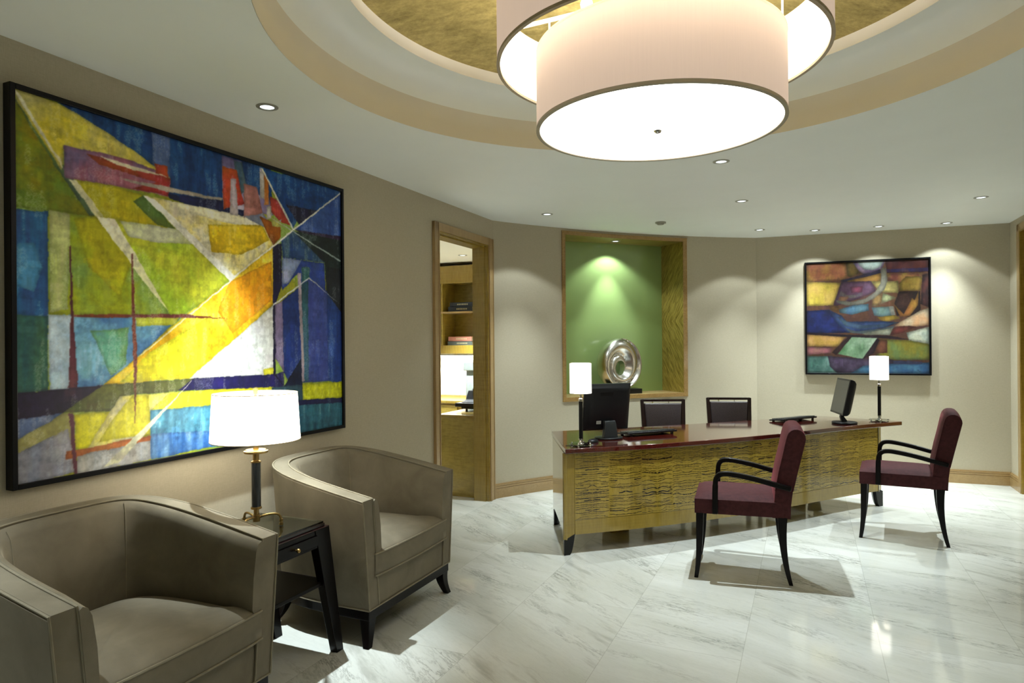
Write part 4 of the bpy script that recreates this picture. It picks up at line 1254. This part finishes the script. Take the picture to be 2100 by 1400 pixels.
def panel(name, x0, x1, z0, z1, mat, off, thick=0.02, uv=False, n=40, par=desk, z0b=None):
    mb = MB(); bm = mb.bm; uvl = bm.loops.layers.uv.new('UVMap')
    xs = [x0 + (x1 - x0) * k / n for k in range(n + 1)]
    fr = [(x, float(fy(x)) + IN + off) for x in xs]; bk = [(x, y + thick) for x, y in fr]
    zb = [z0 if z0b is None else z0 + (z0b - z0) * k / n for k in range(n + 1)]
    V = []
    for (a, b), (c, d), z in zip(fr, bk, zb):
        V.append([bm.verts.new(p) for p in ((a, b, z), (a, b, z1), (c, d, z1), (c, d, z))])
    for k in range(n):
        for q in range(4):
            f = bm.faces.new((V[k][q], V[k + 1][q], V[k + 1][(q + 1) % 4], V[k][(q + 1) % 4]))
            for lp_, (kk, qq) in zip(f.loops, ((k, q), (k + 1, q), (k + 1, (q + 1) % 4), (k, (q + 1) % 4))):
                lp_[uvl].uv = (xs[kk], V[kk][qq].co.z)
    bm.faces.new(V[0][::-1]); bm.faces.new(V[-1])
    return mb.build(name, mat, par, smooth=True, angle=30)
fp = panel('front_panel', 0.086, 3.190, 0.243, 0.716, CRACKLE, 0.0, n=60)
# cracks of the veneer: dark, ragged, book-matched in pairs of leaves
def crack_mesh():
    rng = random.Random(21)
    mb = MB(); bm = mb.bm
    W = 0.1293; x0 = 0.088; cols = 24; z0, z1 = 0.247, 0.712
    def leaf():
        lines = []
        z = z0 + rng.uniform(0, 0.010); tilt = rng.uniform(-0.02, 0.02)
        bend = [rng.uniform(-1, 1) for _ in range(4)]
        while z < z1:
            big = rng.random() < 0.10
            nseg = 14; pts = []; off = rng.uniform(-0.002, 0.002); y = 0
            step = rng.choice([0, 0, 0, 1]) * rng.uniform(-0.013, 0.013); at = rng.uniform(0.2, 0.9)
            for k in range(nseg + 1):
                u = k / nseg
                y += rng.gauss(0, 0.0011); y *= 0.93
                g = tilt * (u - 0.5) * 0.5 + 0.0035 * (bend[0] * math.sin(PI * u * 1.3 + z * 18) + bend[1] * math.sin(PI * u * 2.7 + z * 31 + 2))
                vee = 0.004 * bend[2] * max(0, (u - 0.85) / 0.15) + 0.004 * bend[3] * max(0, (0.12 - u) / 0.12)
                st = step / (1 + math.exp(-(u - at) * 34))
                pts.append((u * W, z + off + y + g + vee + st))
            w0 = rng.choice([0.0008, 0.0014, 0.0020, 0.0028]) if not big else 0.0045
            ws = [max(0.0, w0 + rng.gauss(0, 0.0006 if not big else 0.0014)) for _ in pts]
            a = 0 if rng.random() < 0.8 else rng.randint(0, 8); b = nseg if rng.random() < 0.8 else rng.randint(6, nseg)
            lines.append((pts, ws, a, b))
            z += rng.uniform(0.0078, 0.0160)
        return lines
    for c in range(cols):
        if c % 2 == 0: L = leaf()
        for pts, ws, a, b in L:
            prev = None
            for k in range(a, b + 1):
                u, z = pts[k]; w = ws[k] * (0.3 if k in (a, b) else 1) + 0.00035
                if c % 2: u = W - u
                x = x0 + c * W + u
                if x > 3.188 or not (z0 < z < z1): prev = None; continue
                y = float(fy(x)) + IN - 0.0004
                cur = (bm.verts.new((x, y, z - w * 0.6)), bm.verts.new((x, y, z + w * 0.6)))
                if prev: bm.faces.new((prev[0], cur[0], cur[1], prev[1]))
                prev = cur
    bmesh.ops.recalc_face_normals(bm, faces=bm.faces)
    return mb
cm = crack_mesh().build('veneer_cracks', CRACK, fp); cm['kind'] = 'stuff'
panel('bottom_rail', 0.086, 3.190, 0.140, 0.240, SATIN, -0.001, n=60)
panel('front_stile', 0.006, 0.083, 0.108, 0.716, SATIN, -0.001, n=4, z0b=0.146)
# slim vertical inlay line and canted right-hand post
y_r = float(fy(3.19)) + IN
mb = MB(); mb.prism([(3.190, y_r - 0.001), (3.252, y_r + 0.020), (3.240, y_r + 0.05), (3.190, y_r + 0.05)], 0.135, 0.716); mb.build('corner_post', SATIN, desk)
mb = MB(); mb.prism([(3.186, y_r - 0.004), (3.191, y_r - 0.003), (3.191, y_r + 0.0), (3.186, y_r + 0.0)], 0.135, 0.716); mb.build('inlay_line', EBONY, desk)
# end panels
def vpanel(name, a, b, t, prof, mat):
    """vertical panel from a to b (xy); prof = [(u, zbottom)...] along it"""
    a = Vector(a); b = Vector(b); d = b - a; nrm = Vector((-d.y, d.x)).normalized() * t
    mb = MB(); rings = []
    for u, z in prof:
        p = a + d * u; q = p + nrm
        rings.append([(p.x, p.y, z), (p.x, p.y, 0.716), (q.x, q.y, 0.716), (q.x, q.y, z)])
    mb.loft(rings); return mb.build(name, mat, desk)
vpanel('end_panel', (0.006, 0.036), (0.315, 0.800), -0.022, [(0, 0.108), (0.05, 0.132), (0.12, 0.150), (0.86, 0.150), (0.94, 0.132), (1.0, 0.108)], SATIN_GLOSS)
vpanel('end_panel', (3.245, y_r + 0.03), (3.06, 0.62), 0.022, [(0, 0.135), (0.1, 0.150), (1.0, 0.150)], SATIN_GLOSS)
# feet: wedge legs with hollow inner edge
def wedge(o_, dx, dy, zc=0.108, zi=0.146, mat=BLACK, wbot=0.044, wtop=0.083):
    """o_ = outer corner, dx = unit along the face, dy = unit inwards"""
    o_ = Vector(o_); dx = Vector(dx).normalized(); dy = Vector(dy).normalized()
    rings = []
    for k in range(9):
        t = k / 8
        w = wbot + (wtop - wbot) * (t ** 0.55)
        zz0 = zc * t; zz1 = zi * t
        w2 = wbot + (wtop * 0.92 - wbot) * (t ** 0.55)
        p0 = o_; p1 = o_ + dx * w; p2 = o_ + dy * w2
        rings.append([(p0.x, p0.y, zz0), (p1.x, p1.y, zz1), ((p1 + dy * 0.03).x, (p1 + dy * 0.03).y, zz1), ((p2 + dx * 0.03).x, (p2 + dx * 0.03).y, zz1), (p2.x, p2.y, zz1)])
    mb = MB(); mb.loft(rings); return mb.build('leg', mat, desk, smooth=True, angle=25)
dE = Vector((0.309, 0.764))
wedge((0.004, 0.033), (1, -0.10), dE)
wedge((0.319, 0.802), (1, -0.1), -dE)
wedge((3.254, y_r + 0.006), (-1, -0.02), (-0.185, 0.58), zc=0.135, zi=0.165, wtop=0.098)
wedge((3.06, 0.630), (-1, 0), (0.185, -0.58))
# pedestals behind the front panel
for i, (a, b) in enumerate(((0.50, 0.98), (2.42, 2.88))):
    mb = MB(); mb.box(a, b, 0.16, 0.60, 0.150, 0.712); pd = mb.build('pedestal', SATIN, desk, bevel=0.002)
    mb = MB(); mb.box(a + 0.10, b - 0.22, 0.36, 0.50, 0.0, 0.150); mb.build('plinth', AMBER_D, pd)
    for k in range(3):
        mb = MB(); mb.box(a + 0.01, b - 0.01, 0.600, 0.612, 0.165 + 0.18 * k, 0.335 + 0.18 * k); mb.build('drawer', SATIN, pd, bevel=0.002)

# desk lamps
def make_desk_lamp():
    r = empty('desk_lamp', (0, 0, 0))
    mb = MB(); mb.lathe([(0.0775, 0.376), (0.0775, 0.594)], 0, 0, 48, False, False); sh = mb.build('lamp_shade', SHADE_D, r, smooth=True, angle=60)
    for zz in (0.377, 0.593):
        mb = MB(); mb.tube([(0.0775 * math.cos(2 * PI * k / 40), 0.0775 * math.sin(2 * PI * k / 40), zz) for k in range(40)], 0.0015, 6, loop=True, caps=False); mb.build('shade_rim', CHROME, sh)
    mb = MB()
    for k in range(3):
        a = 2 * PI * k / 3; mb.tube([(0, 0, 0.570), (0.077 * math.cos(a), 0.077 * math.sin(a), 0.580)], 0.0015, 5)
    mb.build('shade_spider', CHROME, sh)
    mb = MB(); mb.lathe([(0.0145, 0.052), (0.0145, 0.318)], 0, 0, 20); mb.build('stem', BLACK, r, smooth=True, angle=30)
    mb = MB(); mb.lathe([(0.0155, 0.318), (0.0155, 0.338), (0.008, 0.342), (0.008, 0.372), (0.012, 0.376), (0.004, 0.44)], 0, 0, 20); mb.build('lamp_holder', CHROME, r, smooth=True)
    mb = MB(); mb.lathe([(0.016, 0.052), (0.016, 0.044), (0.011, 0.040), (0.013, 0.026), (0.022, 0.022), (0.024, 0.017)], 0, 0, 20); mb.build('neck', CHROME, r, smooth=True)
    mb = MB(); mb.lathe([(0.0845, 0.011), (0.085, 0.014), (0.0845, 0.017)], 0, 0, 48); mb.build('glass_base', CLEAR, r, smooth=True, angle=30)
    mb = MB(); mb.box(-0.045, 0.045, -0.045, 0.045, 0.004, 0.0105); mb.build('base_block', BLACK, r, bevel=0.002)
    for k in range(4):
        a = PI / 4 + k * PI / 2
        mb = MB(); mb.lathe([(0.006, 0.0), (0.008, 0.002), (0.006, 0.006), (0.005, 0.018), (0.007, 0.021), (0.003, 0.024)], 0.068 * math.cos(a), 0.068 * math.sin(a), 12); mb.build('foot', CHROME, r, smooth=True)
    return r
d1 = make_desk_lamp(); d1.location = dk(0.178, 0.090, 0.750); d1.rotation_euler = (0, 0, RD)
GL = 'slim desk lamps on the reception desk'
tag(d1, 'slim black desk lamp with a white cylinder shade at the left end of the desk', 'desk lamp', GL)
d2 = copy_tree(d1); d2.location = dk(3.315, 0.115, 0.750)
tag(d2, 'slim black desk lamp with a white cylinder shade at the right end of the desk', 'desk lamp', GL)

# monitors
def monitor_shell(r, W, H, D, bulge, mat=BLACKP):
    """front at y=0 facing -y, back bulging to +y; z from 0"""
    rings = []
    for y, sc in ((0.0, 0.985), (0.006, 1.0), (0.022, 1.0), (0.026, 0.97), (D * 0.75, 0.86), (D, 0.70)):
        w = W / 2 * sc; cz = H / 2 - (H * 0.05 if y > 0.026 else 0); h = H / 2 * (sc if y < 0.03 else sc - 0.02)
        rings.append([(-w, y, cz - h), (w, y, cz - h), (w, y, cz + h), (-w, y, cz + h)])
    mb = MB(); mb.loft(rings); return mb.build('housing', mat, r, bevel=0.004)
m1 = empty('computer_monitor', dk(0.545, 0.330, 0.750), RD + R(180) - R(6), 'black flat monitor seen from behind at the left end of the desk', 'monitor', 'flat monitors on the reception desk')
tilt = bpy.data.objects.new('head', None)
# local: screen faces -y (towards the seated clerk), its back faces the camera (+y)
hd = MB(); 
W_, H_ = 0.388, 0.366
def tl(y, z): # tilt about the x axis
    a = R(9); return (y * math.cos(a) + z * math.sin(a), -y * math.sin(a) + z * math.cos(a))
rings = []
for y, sc, dz in ((0.0, 0.985, 0), (0.005, 1.0, 0), (0.022, 1.0, 0), (0.026, 0.955, 0), (0.046, 0.87, -0.004), (0.058, 0.70, -0.006)):
    w = W_ / 2 * sc; h = H_ / 2 * sc
    ring = []
    for sx, sz in ((-1, -1), (1, -1), (1, 1), (-1, 1)):
        yy, zz = tl(y, sz * h + dz); ring.append((sx * w, yy - 0.02, 0.244 + zz))
    rings.append(ring)
hd.loft(rings); hd.build('housing', BLACKP, m1, bevel=0.003)
def back_quad(x0, x1, z0, z1, y, mat, name, par, th=0.002):
    mb = MB(); rings = []
    for yy_ in (y, y + th):
        rings.append([])
        for (xx, zz_) in ((x0, z0), (x1, z0), (x1, z1), (x0, z1)):
            yy, zz = tl(yy_, zz_); rings[-1].append((xx, yy - 0.02, 0.244 + zz))
    mb.loft(rings); return mb.build(name, mat, par)
back_quad(-0.17, 0.17, -0.155, 0.155, -0.0015, SCREEN, 'screen', m1)
lb = back_quad(0.060, 0.098, -0.122, -0.098, 0.0585, plain('label_white', (0.42, 0.42, 0.38), 0.5), 'rating_label', m1, 0.0008)
for k in range(3): back_quad(0.064, 0.094, -0.105 - k * 0.006, -0.103 - k * 0.006, 0.0594, BLACKP, 'label_print', lb, 0.0002)
back_quad(-0.03, 0.08, 0.098, 0.126, 0.0578, BLACK, 'vent_recess', m1, 0.0012)
mb = MB(); mb.loft([[(-0.062, 0.035, 0.012), (0.062, 0.035, 0.012), (0.058, 0.075, 0.012), (-0.058, 0.075, 0.012)], [(-0.050, 0.040, 0.115), (0.050, 0.040, 0.115), (0.046, 0.070, 0.115), (-0.046, 0.070, 0.115)], [(-0.047, 0.030, 0.140), (0.047, 0.030, 0.140), (0.044, 0.060, 0.140), (-0.044, 0.060, 0.140)]])
mb.build('stand_neck', GREYP, m1, bevel=0.004)
mb = MB(); mb.prism([(0.115 * math.cos(2 * PI * k / 32), 0.03 + 0.085 * math.sin(2 * PI * k / 32)) for k in range(32)], 0.0, 0.014); mb.build('stand_base', BLACKP, m1, bevel=0.004)

# right-hand monitor: screen turned to the left
C2 = Vector((2.949, 5.925, 0.750))
m2 = empty('computer_monitor', C2, R(-100.4), 'black flat monitor turned side-on near the right end of the desk', 'monitor', 'flat monitors on the reception desk')
mb = MB(); mb.prism([(0.104 * math.cos(2 * PI * k / 40), 0.104 * math.sin(2 * PI * k / 40)) for k in range(40)], 0.0, 0.018); mb.build('stand_base', BLACKP, m2, bevel=0.004)
W_, H_ = 0.380, 0.318
def tl2(y, z):
    a = R(12); return (y * math.cos(a) + z * math.sin(a), -y * math.sin(a) + z * math.cos(a))
rings = []
for y, sc in ((0.0, 0.99), (0.004, 1.0), (0.020, 1.0), (0.040, 0.96), (0.058, 0.84), (0.068, 0.62)):
    w = W_ / 2 * (1 - (1 - sc) * 0.5); h = H_ / 2 * sc; ring = []
    for sx, sz in ((-1, -1), (1, -1), (1, 1), (-1, 1)):
        yy, zz = tl2(y, sz * h); ring.append((sx * w, yy - 0.035, 0.245 + zz))
    rings.append(ring)
mb = MB(); mb.loft(rings); mb.build('housing', BLACKP, m2, bevel=0.003)
rings = []
for y in (-0.0015, 0.001):
    ring = []
    for sx, sz in ((-1, -1), (1, -1), (1, 1), (-1, 1)):
        yy, zz = tl2(y, sz * 0.143); ring.append((sx * 0.174, yy - 0.035, 0.245 + zz))
    rings.append(ring)
mb = MB(); mb.loft(rings); mb.build('screen', SCREEN, m2)
mb = MB(); mb.bar([(0, 0.0, 0.015), (0, -0.022, 0.06), (0, -0.010, 0.135)], [0.05, 0.045, 0.05], [0.045, 0.030, 0.028], side=(1, 0, 0)); mb.build('stand_neck', BLACKP, m2, bevel=0.003)

# keyboards
def make_keyboard():
    r = empty('computer_keyboard', (0, 0, 0))
    W_, D_ = 0.46, 0.165
    prof = [(-D_ / 2, 0.006), (D_ / 2, 0.020), (D_ / 2, 0.036), (-D_ / 2, 0.018)]
    mb = MB(); mb.loft([[(x, y, z) for y, z in prof] for x in (-W_ / 2, W_ / 2)]); mb.build('case', BLACKP, r, bevel=0.004)
    mb = MB()
    for j in range(6):
        for i in range(20):
            if (j, i) in ((0, 5), (0, 6), (0, 7), (0, 8), (0, 9)): continue
            x = -0.212 + i * 0.0212; y = -0.066 + j * 0.0236; z = 0.0185 + (y + 0.0825) * 0.109
            mb.box(x, x + 0.018, y, y + 0.019, z - 0.002, z + 0.007)
    mb.box(-0.106, -0.003, -0.066, -0.047, 0.018, 0.0265)
    ks = mb.build('keys', GREYP, r); ks['kind'] = 'stuff'
    for x in (-0.19, 0.19):
        mb = MB(); mb.box(x - 0.012, x + 0.012, D_ / 2 - 0.022, D_ / 2 - 0.014, 0.0, 0.024); mb.build('foot', BLACKP, r)
    for x in (-0.19, 0.19):
        mb = MB(); mb.box(x - 0.012, x + 0.012, -D_ / 2 + 0.012, -D_ / 2 + 0.022, 0.0, 0.009); mb.build('front_pad', BLACKP, r)
    return r
GK = 'black keyboards on the reception desk'
k1 = make_keyboard(); k1.location = dk(0.94, 0.360, 0.750); k1.rotation_euler = (0, 0, RD + R(180) - R(2))
tag(k1, 'black keyboard lying beside the rear-facing left monitor', 'keyboard', GK)
k2 = copy_tree(k1); k2.location = dk(2.665, 0.500, 0.750); k2.rotation_euler = (0, 0, RD + R(180) + R(6))
tag(k2, 'black keyboard lying left of the side-on right monitor', 'keyboard', GK)
# mouse and cable by the left monitor
r = empty('computer_mouse', dk(0.335, 0.185, 0.750), RD + R(100), 'small black mouse between the left desk lamp and monitor', 'mouse')
mb = MB(); rings = []
for k in range(9):
    t = k / 8; y = -0.05 + 0.1 * t; w = 0.029 * math.sqrt(max(0.02, 1 - (2 * t - 1) ** 2)) ; h = 0.006 + 0.022 * math.sqrt(max(0.02, 1 - (2 * t - 1) ** 2))
    rings.append([(w * math.cos(a), y, max(0.001, h * math.sin(a) + 0.001)) for a in [PI * q / 10 for q in range(11)]])
mb.loft(rings); mb.build('body', BLACKP, r, smooth=True)
mb = MB(); mb.tube(catmull([(0, 0.05, 0.006), (0.02, 0.11, 0.003), (-0.04, 0.18, 0.003), (0.0, 0.26, 0.003)], 6), 0.002, 6); mb.build('cord', BLACKP, r)

# ================================================================== GUEST CHAIRS
def make_guest_chair():
    """x = front (0) to rear, y across, centred"""
    r = empty('guest_chair', (0, 0, 0))
    hw = lambda x: 0.252 - 0.045 * x            # half width
    # seat
    mb = MB(); nx, ny = 14, 12
    x0, x1, zb, zs_ = -0.008, 0.520, 0.410, 0.500
    def sz(u, v):
        ed = (1 - abs(2 * u - 1) ** 5) * (1 - abs(2 * v - 1) ** 5)
        return zs_ + 0.034 * max(0, ed) ** 0.6 - 0.012 * (1 - u) * 0
    V = [[mb.bm.verts.new((x0 + (x1 - x0) * u, (2 * v - 1) * (hw(x0 + (x1 - x0) * u) - 0.0) * 1.0, sz(u, v))) for v in [j / ny for j in range(ny + 1)]] for u in [i / nx for i in range(nx + 1)]]
    for i in range(nx):
        for j in range(ny): mb.bm.faces.new((V[i][j], V[i + 1][j], V[i + 1][j + 1], V[i][j + 1]))
    loop = [V[i][0] for i in range(nx + 1)] + [V[nx][j] for j in range(1, ny + 1)] + [V[i][ny] for i in range(nx - 1, -1, -1)] + [V[0][j] for j in range(ny - 1, 0, -1)]
    low = [mb.bm.verts.new((v.co.x, v.co.y, zb)) for v in loop]
    L = len(loop)
    for i in range(L): mb.bm.faces.new((loop[i], loop[(i + 1) % L], low[(i + 1) % L], low[i]))
    mb.bm.faces.new(low[::-1])
    mb.build('seat', BURG, r, smooth=True, angle=50)
    # back: side profile (x, z) lofted across y
    prof = [(0.452, 0.412), (0.462, 0.50), (0.470, 0.58), (0.492, 0.70), (0.515, 0.80), (0.534, 0.89), (0.541, 0.915), (0.549, 0.934), (0.562, 0.948), (0.580, 0.956), (0.600, 0.957), (0.618, 0.951), (0.632, 0.938), (0.641, 0.920), (0.643, 0.902),
            (0.640, 0.885), (0.620, 0.80), (0.592, 0.68), (0.570, 0.58), (0.560, 0.50), (0.556, 0.412)]
    rings = []
    for k in range(15):
        v = 2 * k / 14 - 1; b = (1 - abs(v) ** 4)
        ring = []
        for (x, z) in prof:
            w = hw(0.5) - 0.004 - (0.0 if z < 0.9 else 0.10 * (z - 0.9))
            fr = x < 0.30 + z * 0.30
            ring.append((x + (-0.010 * b if (fr and z > 0.55) else 0) , v * w, z + 0.016 * b * max(0, min(1, (z - 0.86) / 0.09)) - 0.006 * (1 - b)))
        rings.append(ring)
    mb = MB(); mb.loft(rings); mb.build('backrest', BURG, r, smooth=True, angle=62)
    for v in (0, 14):
        ring = rings[v]; mb = MB(); mb.tube([(x, y * 1.003, z) for x, y, z in ring[2:-2]], 0.0028, 6)
        mb.build('back_piping', BURG, r, smooth=True)
    # legs
    for sy in (-1, 1):
        rings = []
        for k in range(11):
            t = k / 10; z = 0.412 * (1 - t)
            xf = 0.000 - 0.014 * max(0, t - 0.45) ** 2 * 3.3; w = 0.046 - 0.022 * t ** 1.3; d = 0.044 - 0.016 * t
            y = sy * (hw(0) - d); y2 = sy * hw(0)
            rings.append([(xf, y, z), (xf + w, y, z), (xf + w, y2, z), (xf, y2, z)])
        mb = MB(); mb.loft(rings); mb.build('leg', EBONY, r, bevel=0.002)
        rings = []
        for k in range(13):
            t = k / 12; z = 0.412 * (1 - t)
            xa = 0.484 + 0.061 * t ** 2.2; w = 0.054 - 0.031 * t; d = 0.042 - 0.014 * t
            y = sy * (hw(0.5) - d - 0.003); y2 = sy * (hw(0.5) - 0.003)
            rings.append([(xa, y, z), (xa + w, y, z), (xa + w, y2, z), (xa, y2, z)])
        mb = MB(); mb.loft(rings); mb.build('leg', EBONY, r, bevel=0.002)
        # arm
        path = catmull([(0.116, 0, 0.414), (0.117, 0, 0.50), (0.119, 0, 0.590), (0.124, 0, 0.632), (0.142, 0, 0.658), (0.175, 0, 0.668), (0.230, 0, 0.665), (0.34, 0, 0.646), (0.45, 0, 0.619), (0.560, 0, 0.592)], 5)
        pts = [(p.x, sy * (0.252 - 0.045 * p.x + 0.013), p.z) for p in path]
        m_ = len(pts)
        mb = MB(); mb.bar(pts, 0.034, [0.034 if p[2] < 0.60 and p[0] < 0.15 else 0.031 for p in pts], side=(0, 1, 0)); mb.build('armrest', EBONY, r, bevel=0.006, seg=3)
    return r
GG = 'burgundy guest chairs in front of the desk'
def place_chair(o, cx, cy, ang):
    a = R(ang); c, s_ = math.cos(a), math.sin(a)
    o.location = (cx - c * 0.2785, cy - s_ * 0.2785, 0); o.rotation_euler = (0, 0, a)
gc = make_guest_chair(); place_chair(gc, 1.500, 4.365, -19.0)
tag(gc, 'burgundy upholstered armchair with dark arms, nearer one facing the desk', 'chair', GG)
g2 = copy_tree(gc); place_chair(g2, 2.990, 5.114, -29.8)
tag(g2, 'burgundy upholstered armchair with dark arms at the right end of the desk', 'chair', GG)

# ================================================================== CLERK CHAIRS BEHIND THE DESK
def make_clerk_chair():
    """faces -y; x across"""
    r = empty('clerk_chair', (0, 0, 0))
    for sx in (-1, 1):
        mb = MB(); mb.bar([(sx * 0.170, 0.20, 0.0), (sx * 0.180, 0.185, 0.42), (sx * 0.196, 0.205, 0.66), (sx * 0.208, 0.245, 0.905)], [0.036, 0.045, 0.042, 0.034], [0.034, 0.045, 0.035, 0.024], side=(1, 0, 0))
        mb.build('rear_post', EBONY_R, r, bevel=0.003)
        mb = MB(); mb.bar([(sx * 0.200, -0.225, 0.0), (sx * 0.205, -0.215, 0.41)], [0.026, 0.044], [0.026, 0.044], side=(1, 0, 0)); mb.build('leg', EBONY_R, r, bevel=0.003)
    mb = MB(); mb.box(-0.22, 0.22, -0.235, 0.19, 0.385, 0.425); mb.build('seat_frame', EBONY_R, r, bevel=0.003)
    mb = MB(); rings = []
    for s_, z in ((0.97, 0.425), (1.0, 0.435), (1.0, 0.455), (0.95, 0.468), (0.7, 0.476), (0.3, 0.480)):
        rings.append([(x * s_, y * s_ - 0.02, z) for x, y in ((-0.225, -0.21), (0.225, -0.21), (0.205, 0.19), (-0.205, 0.19))])
    mb.loft(rings); mb.build('seat', LEATHER, r, bevel=0.01)
    mb = MB(); mb.bar([(-0.215, 0.243, 0.897), (0.215, 0.243, 0.897)], 0.022, 0.024, side=(0, 1, 0)); mb.build('top_rail', EBONY_R, r, bevel=0.002)
    mb = MB(); mb.bar([(-0.19, 0.200, 0.60), (0.19, 0.200, 0.60)], 0.022, 0.034, side=(0, 1, 0)); mb.build('lower_rail', EBONY_R, r, bevel=0.002)
    mb = MB(); mb.loft([[(-0.172, 0.207, 0.60), (0.172, 0.207, 0.60), (0.192, 0.246, 0.862), (-0.192, 0.246, 0.862)], [(-0.172, 0.215, 0.60), (0.172, 0.215, 0.60), (0.192, 0.254, 0.862), (-0.192, 0.254, 0.862)]]); mb.build('back_board', EBONY_R, r)
    rings = []
    for yo, s_ in ((0.012, 0.96), (0.0, 1.0), (-0.012, 1.0), (-0.022, 0.96), (-0.026, 0.85)):
        ring = []
        for sx, z in ((-1, 0.615), (1, 0.615), (1, 0.868), (-1, 0.868)):
            w = 0.170 + (z - 0.615) * 0.065; zc = 0.7415
            ring.append((sx * w * s_, 0.205 + (z - 0.66) * 0.16 + yo, zc + (z - zc) * s_))
        rings.append(ring)
    mb = MB(); mb.loft(rings); mb.build('back_pad', LEATHER, r, bevel=0.008, seg=3)
    for x in (-0.10, 0.06):
        mb = MB(); mb.tube([(x, 0.236, 0.864), (x, 0.240, 0.888)], 0.006, 8); mb.build('spacer', CHROME, r)
    return r
GC = 'dark leather clerk chairs behind the desk'
cc = make_clerk_chair(); cc.location = (1.505, 6.50, 0); cc.rotation_euler = (0, 0, R(-3))
tag(cc, 'dark wood chair with a leather back pad below the niche, behind the desk', 'chair', GC)
c2 = copy_tree(cc); c2.location = (2.195, 6.64, 0); c2.rotation_euler = (0, 0, R(-8))
tag(c2, 'dark wood chair with a leather back pad standing behind the desk, right of the niche', 'chair', GC)

# ================================================================== SCULPTURE IN THE NICHE
def make_sculpture():
    r = empty('spiral_sculpture', (0, 0, 0))
    mb = MB(); mb.box(-0.30, 0.22, -0.075, 0.075, 0.0, 0.052); mb.build('plinth', BLACK, r, bevel=0.002)
    Ro = 0.277; cz = 0.052 + Ro + 0.002
    hx, hz, hr = -0.030, -0.045, 0.080        # the off-centre hole
    nt, nr = 160, 34
    mb = MB(); bm = mb.bm
    def face_pt(th, q, side):
        ox, oz = Ro * math.cos(th), Ro * math.sin(th); ix, iz = hx + hr * 0.86 * math.cos(th), hz + hr * math.sin(th)
        x = ix + (ox - ix) * q; z = iz + (oz - iz) * q
        w = 1.35 * q - (th / (2 * PI)) + 0.92
        ridge = abs(math.sin(PI * w)) ** 0.75
        y = 0.032 + 0.058 * ridge * (0.35 + 0.65 * min(1, q * 3)) 
        y *= math.sqrt(max(0.0, 1 - (max(0, q - 0.9) / 0.1) ** 2 * 0.5))
        return (x, -side * y, cz + z)
    grid = {}
    for side in (1, -1):
        for i in range(nt):
            th = 2 * PI * i / nt
            for j in range(nr + 1):
                grid[side, i, j] = bm.verts.new(face_pt(th if side == 1 else th, j / nr, side))
    for i in range(nt):
        k = (i + 1) % nt
        for side in (1, -1):
            for j in range(nr):
                f = (grid[side, i, j], grid[side, i, j + 1], grid[side, k, j + 1], grid[side, k, j])
                bm.faces.new(f if side == 1 else f[::-1])
        bm.faces.new((grid[1, i, nr], grid[-1, i, nr], grid[-1, k, nr], grid[1, k, nr]))
        bm.faces.new((grid[1, i, 0], grid[1, k, 0], grid[-1, k, 0], grid[-1, i, 0]))
    rg = mb.build('ring', SILVER, r, smooth=True, angle=48); rg.rotation_euler = (0, 0, R(11)); rg.location = (-0.02, 0, 0)
    return r
sc = make_sculpture(); sc.location = (1.205, 7.365, NZ0); sc.rotation_euler = (0, 0, R(22))
tag(sc, 'silver spiral ring sculpture on a black plinth in the green niche', 'sculpture')
